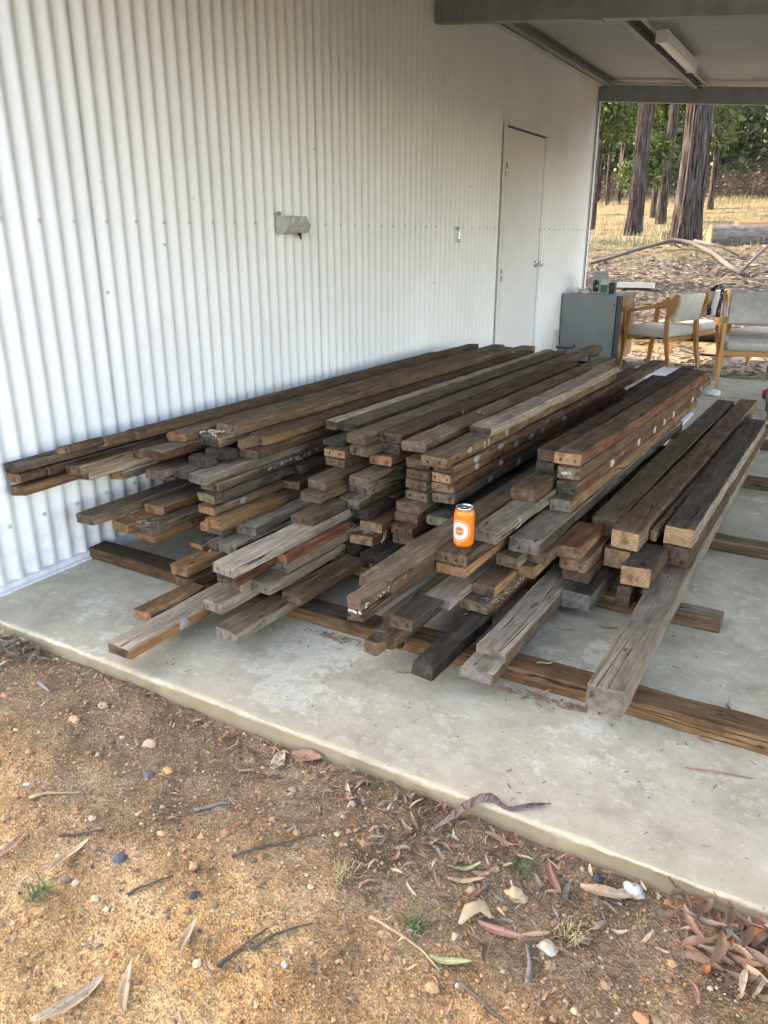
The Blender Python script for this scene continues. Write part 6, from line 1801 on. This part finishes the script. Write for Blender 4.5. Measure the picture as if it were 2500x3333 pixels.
# unseen gum added beyond the shed; its crown is leafed to dapple the sand
fg = empty('gum_tree', (-15.4, 1.3, zg1(-15.4, 1.3)))
tag(fg, 'unseen tall gum added left of the shed front to dapple the foreground', 'tree', 'gums shading the clearing')
trunk_obj('trunk', None, .30, .16, 9.0, fg, 171, (0, 0), 20, 30)
branch(fg, [(0, 0, 7.2), (-.6, .3, 8.6), (-1.2, .5, 9.8)], .10, .03); branch(fg, [(0, 0, 6.8), (.8, -.3, 8.4), (1.6, -.5, 9.6)], .10, .03)
CROWN_BLOBS = [(0.0, 0.0, 9.8, 2.4, 2.2, 1.9), (1.3, -.5, 10.4, 2.0, 2.0, 1.7), (-1.2, .6, 9.4, 1.9, 2.0, 1.7), (.6, -1.6, 9.0, 1.8, 1.6, 1.5), (-.3, -2.4, 10.2, 1.8, 1.8, 1.6)]
leaves('crown', CROWN_BLOBS, 10500, .20, M['leaf_a'], fg, 172)
# brush line and distant woodland
g = random.Random(9)
bl = [(g.uniform(-11, 8), g.uniform(33.5, 37), zg1(0, 35) + g.uniform(-.1, .8), g.uniform(.6, 1.4), g.uniform(.5, .9), g.uniform(.4, .9)) for _ in range(70)]
o = leaves('dry_brush', bl, 30000, 0.10, M['leaf_c'], None, 91, 0.1); kind(o, 'stuff', 'brown dry brush along the edge of the far bush'); o['category'] = 'brush'
bl = [(g.uniform(-24, 20), g.uniform(39, 60), g.uniform(3, 15), g.uniform(2, 4), g.uniform(2, 3), g.uniform(1.5, 3)) for _ in range(190)]
o = leaves('distant_woodland', bl, 120000, 0.34, M['leaf_b'], None, 92, 0.3, 1.6); kind(o, 'stuff', 'dark mass of distant bush behind the clearing'); o['category'] = 'woodland'

# dry grass
def grass(name, n, x0, x1, y0, y1, h0, h1, dens, mat, label, seed, wd=0.006):
    g = np.random.default_rng(seed)
    X = g.uniform(x0, x1, n * 2); Y = g.uniform(y0, y1, n * 2)
    k = g.random(n * 2) < dens(X, Y); X, Y = X[k][:n], Y[k][:n]; n = len(X)
    Zz = zg(X, Y); h = g.uniform(h0, h1, n); a = g.uniform(0, 6.28, n); ln = g.uniform(.1, .7, n) * h
    B = np.stack([X, Y, Zz - .01], 1)
    s = np.stack([-np.sin(a), np.cos(a), 0 * a], 1) * wd / 2
    Mi = B + np.stack([np.cos(a) * ln * .35, np.sin(a) * ln * .35, h * .6], 1)
    T = B + np.stack([np.cos(a) * ln, np.sin(a) * ln, h], 1)
    V = np.stack([B - s, B + s, Mi + s * .8, T, Mi - s * .8], 1).reshape(-1, 3)
    i0 = np.arange(n) * 5
    F = np.concatenate([np.stack([i0, i0 + 1, i0 + 2, i0 + 4], 1), np.stack([i0 + 4, i0 + 2, i0 + 3, i0 + 3], 1)])
    me = bpy.data.meshes.new(name)
    me.from_pydata(V.tolist(), [], [tuple(q) if q[2] != q[3] else tuple(q[:3]) for q in F.tolist()])
    o = link(name, me, mat); kind(o, 'stuff', label); o['category'] = 'grass'
    return o
t = NT('straw_grass'); oi = t.node('ShaderNodeNewGeometry').outputs['Random Per Island']
t.col(t.ramp(oi, [(0.0, (0.13, 0.104, 0.054)), (0.5, (0.25, 0.205, 0.11)), (1.0, (0.38, 0.33, 0.195))])); t.rough(0.8); M['straw'] = t.m
grass('dry_grass', 15000, -10, 6, 15.5, 34, .06, .22, lambda X, Y: np.clip(fbm(X * .5, Y * .5, 3, 71) * 2.2 - .5, .05, 1), M['straw'], 'tall dry grass in the clearing', 101, .010)
grass('dry_grass', 9000, -3, 4.5, 9.3, 15.0, .02, .10, lambda X, Y: np.clip(fbm(X * 1.1, Y * 1.1, 3, 72) * 3.0 - 1.35, .0, 1) * np.where((Y > 10.6) & (Y < 13.3), .35, 1.0), M['straw'], 'short dry grass on the slope behind the chairs', 102, .005)
grass('green_grass', 900, -3.5, -.5, 14.6, 18, .05, .16, lambda X, Y: np.clip(fbm(X * 1.3, Y * 1.3, 3, 73) * 3 - 1.3, 0, 1), M['grass_green'], 'patch of greener grass left of the trunks', 103, .008)
# sticks and litter on the slope and behind the slab
def sticks(name, n, x0, x1, y0, y1, l0, l1, r0, r1, mat, label, seed):
    rd = random.Random(seed); b = MB()
    for _ in range(n):
        x, y, a, L, r = rd.uniform(x0, x1), rd.uniform(y0, y1), rd.uniform(0, 6.28), rd.uniform(l0, l1), rd.uniform(r0, r1)
        pts = []
        for k in range(4):
            pts.append((x, y, zg1(x, y) + r + (rd.uniform(0, .03) if L > .2 else rd.uniform(0, .008)))); a += rd.uniform(-.35, .35); x += math.cos(a) * L / 3; y += math.sin(a) * L / 3
        b.tube(pts, [r, r, r * .8, r * .4], 5)
    o = b.obj(name, mat, None, True); kind(o, 'stuff', label); o['category'] = 'litter'
sticks('fallen_sticks', 150, -2.2, 3.2, 10.6, 14.6, .12, .6, .003, .009, M['grey_twig'], 'grey sticks littering the slope', 201)
sticks('fallen_sticks', 55, -2.2, 3.2, 10.8, 14.4, .12, .5, .004, .010, M['dead_wood'], 'bleached sticks littering the slope', 202)
sticks('yard_litter', 420, .4, 3.4, 7.95, 9.8, .04, .22, .002, .006, M['twig'], 'dark twigs and shreds behind the slab', 203)
def flatbits(name, n, x0, x1, y0, y1, l0, l1, mats, label, seed):
    rd = random.Random(seed); b = MB()
    for _ in range(n):
        x, y, L = rd.uniform(x0, x1), rd.uniform(y0, y1), rd.uniform(l0, l1)
        v, f = leaf_geo(L, L * rd.uniform(.2, .5), rd.uniform(0, .12), rd.uniform(-.2, .2), rd.random(), 3)
        mt = Matrix.Translation((x, y, zg1(x, y) + .006)) @ Matrix.Rotation(rd.uniform(0, 6.28), 4, 'Z') @ Matrix.Rotation(rd.gauss(0, .3), 4, 'X')
        b.add([mt @ Vector(q) for q in v], f, rd.randrange(len(mats)))
    o = b.obj(name, mats, None, True); kind(o, 'stuff', label); o['category'] = 'litter'
flatbits('slope_litter', 800, -2.6, 3.0, 9.6, 15.0, .05, .16, [LM['brown'], LM['tan'], LM['brown'], LM['grey'], LM['tan']], 'leaves and bark flakes over the slope', 301)
flatbits('yard_leaves', 420, .5, 3.2, 7.93, 9.4, .04, .10, [LM['grey'], LM['tan'], LM['brown'], LM['pink']], 'dry leaves behind the slab', 302)
# fallen branch arching in front of the big trunk
def gz(x, y, d): return (x, y, zg1(x, y) + d)
e = empty('fallen_branch', gz(-.15, 14.2, 0)); tag(e, 'long pale fallen branch arching before the largest trunk', 'branch')
off = Vector(e.location)
def rel(p): return tuple(Vector(p) - off)
branch(e, [rel(q) for q in (gz(-1.25, 13.42, .03), gz(-.95, 13.7, .07), gz(-.70, 13.95, .10), gz(-.42, 14.2, .11), gz(-.12, 14.35, .15), gz(.20, 14.25, .13), gz(.60, 13.9, .08), gz(.94, 13.35, .06), gz(1.18, 12.98, .05))], .026, .042, 'main_stem', 10, M['dead_wood'])
branch(e, [rel(q) for q in (gz(.25, 14.2, .17), gz(.7, 13.95, .17), gz(1.0, 13.8, .08))], .03, .012, 'side_stem', 8, M['dead_wood'])
branch(e, [rel(q) for q in (gz(1.14, 13.0, .05), gz(1.30, 13.4, .20), gz(1.55, 13.8, .38), gz(1.8, 14.0, .55))], .028, .012, 'side_stem', 8, M['dead_wood'])
# cut logs
M['log_bark'] = wood('pale_log', (0.075, 0.06, 0.048), (0.145, 0.122, 0.10), (0.24, 0.21, 0.18), 0.3, 1.0)
def log(loc, length, r, rz, label, matb, mate):
    e = empty('felled_log', loc, rz); tag(e, label, 'log')
    b = MB(); n = 26; v = []
    nz_ = 14
    for i in range(nz_ + 1):
        for k in range(n):
            a = 2 * math.pi * k / n
            q = r * (1 + .05 * noise.noise(Vector((math.cos(a) * 2, math.sin(a) * 2, i * .5))))
            v.append((q * math.cos(a), i * length / nz_, q * math.sin(a) + r * .9))
    b.add(v, [(i * n + k, i * n + (k + 1) % n, (i + 1) * n + (k + 1) % n, (i + 1) * n + k) for i in range(nz_) for k in range(n)])
    b.obj('log_stem', matb, e, True)
    b = MB(); b.add([v[k] for k in range(n)], [tuple(range(n))]); b.obj('cut_end', mate, e)
    b = MB(); b.add([v[nz_ * n + k] for k in range(n)], [tuple(range(n - 1, -1, -1))]); b.obj('cut_end', mate, e)
log((.25, 15.75, zg1(.25, 15.6) - .02), 4.2, .20, R(-66), 'thick pale felled log with yellow cut end right of the largest trunk', M['log_bark'], END['pi'])
log((.2, 19.6, zg1(.2, 19.6) - .05), 4.0, .22, R(-66), 'orange-brown felled log lying behind the pale log', FACE['or'], END['tb'])
log((-1.25, 19.0, zg1(-1.25, 19.0) - .08), .55, .16, R(-75), 'short grey log piece between the two big trunks', FACE['gb'], END['gr'])
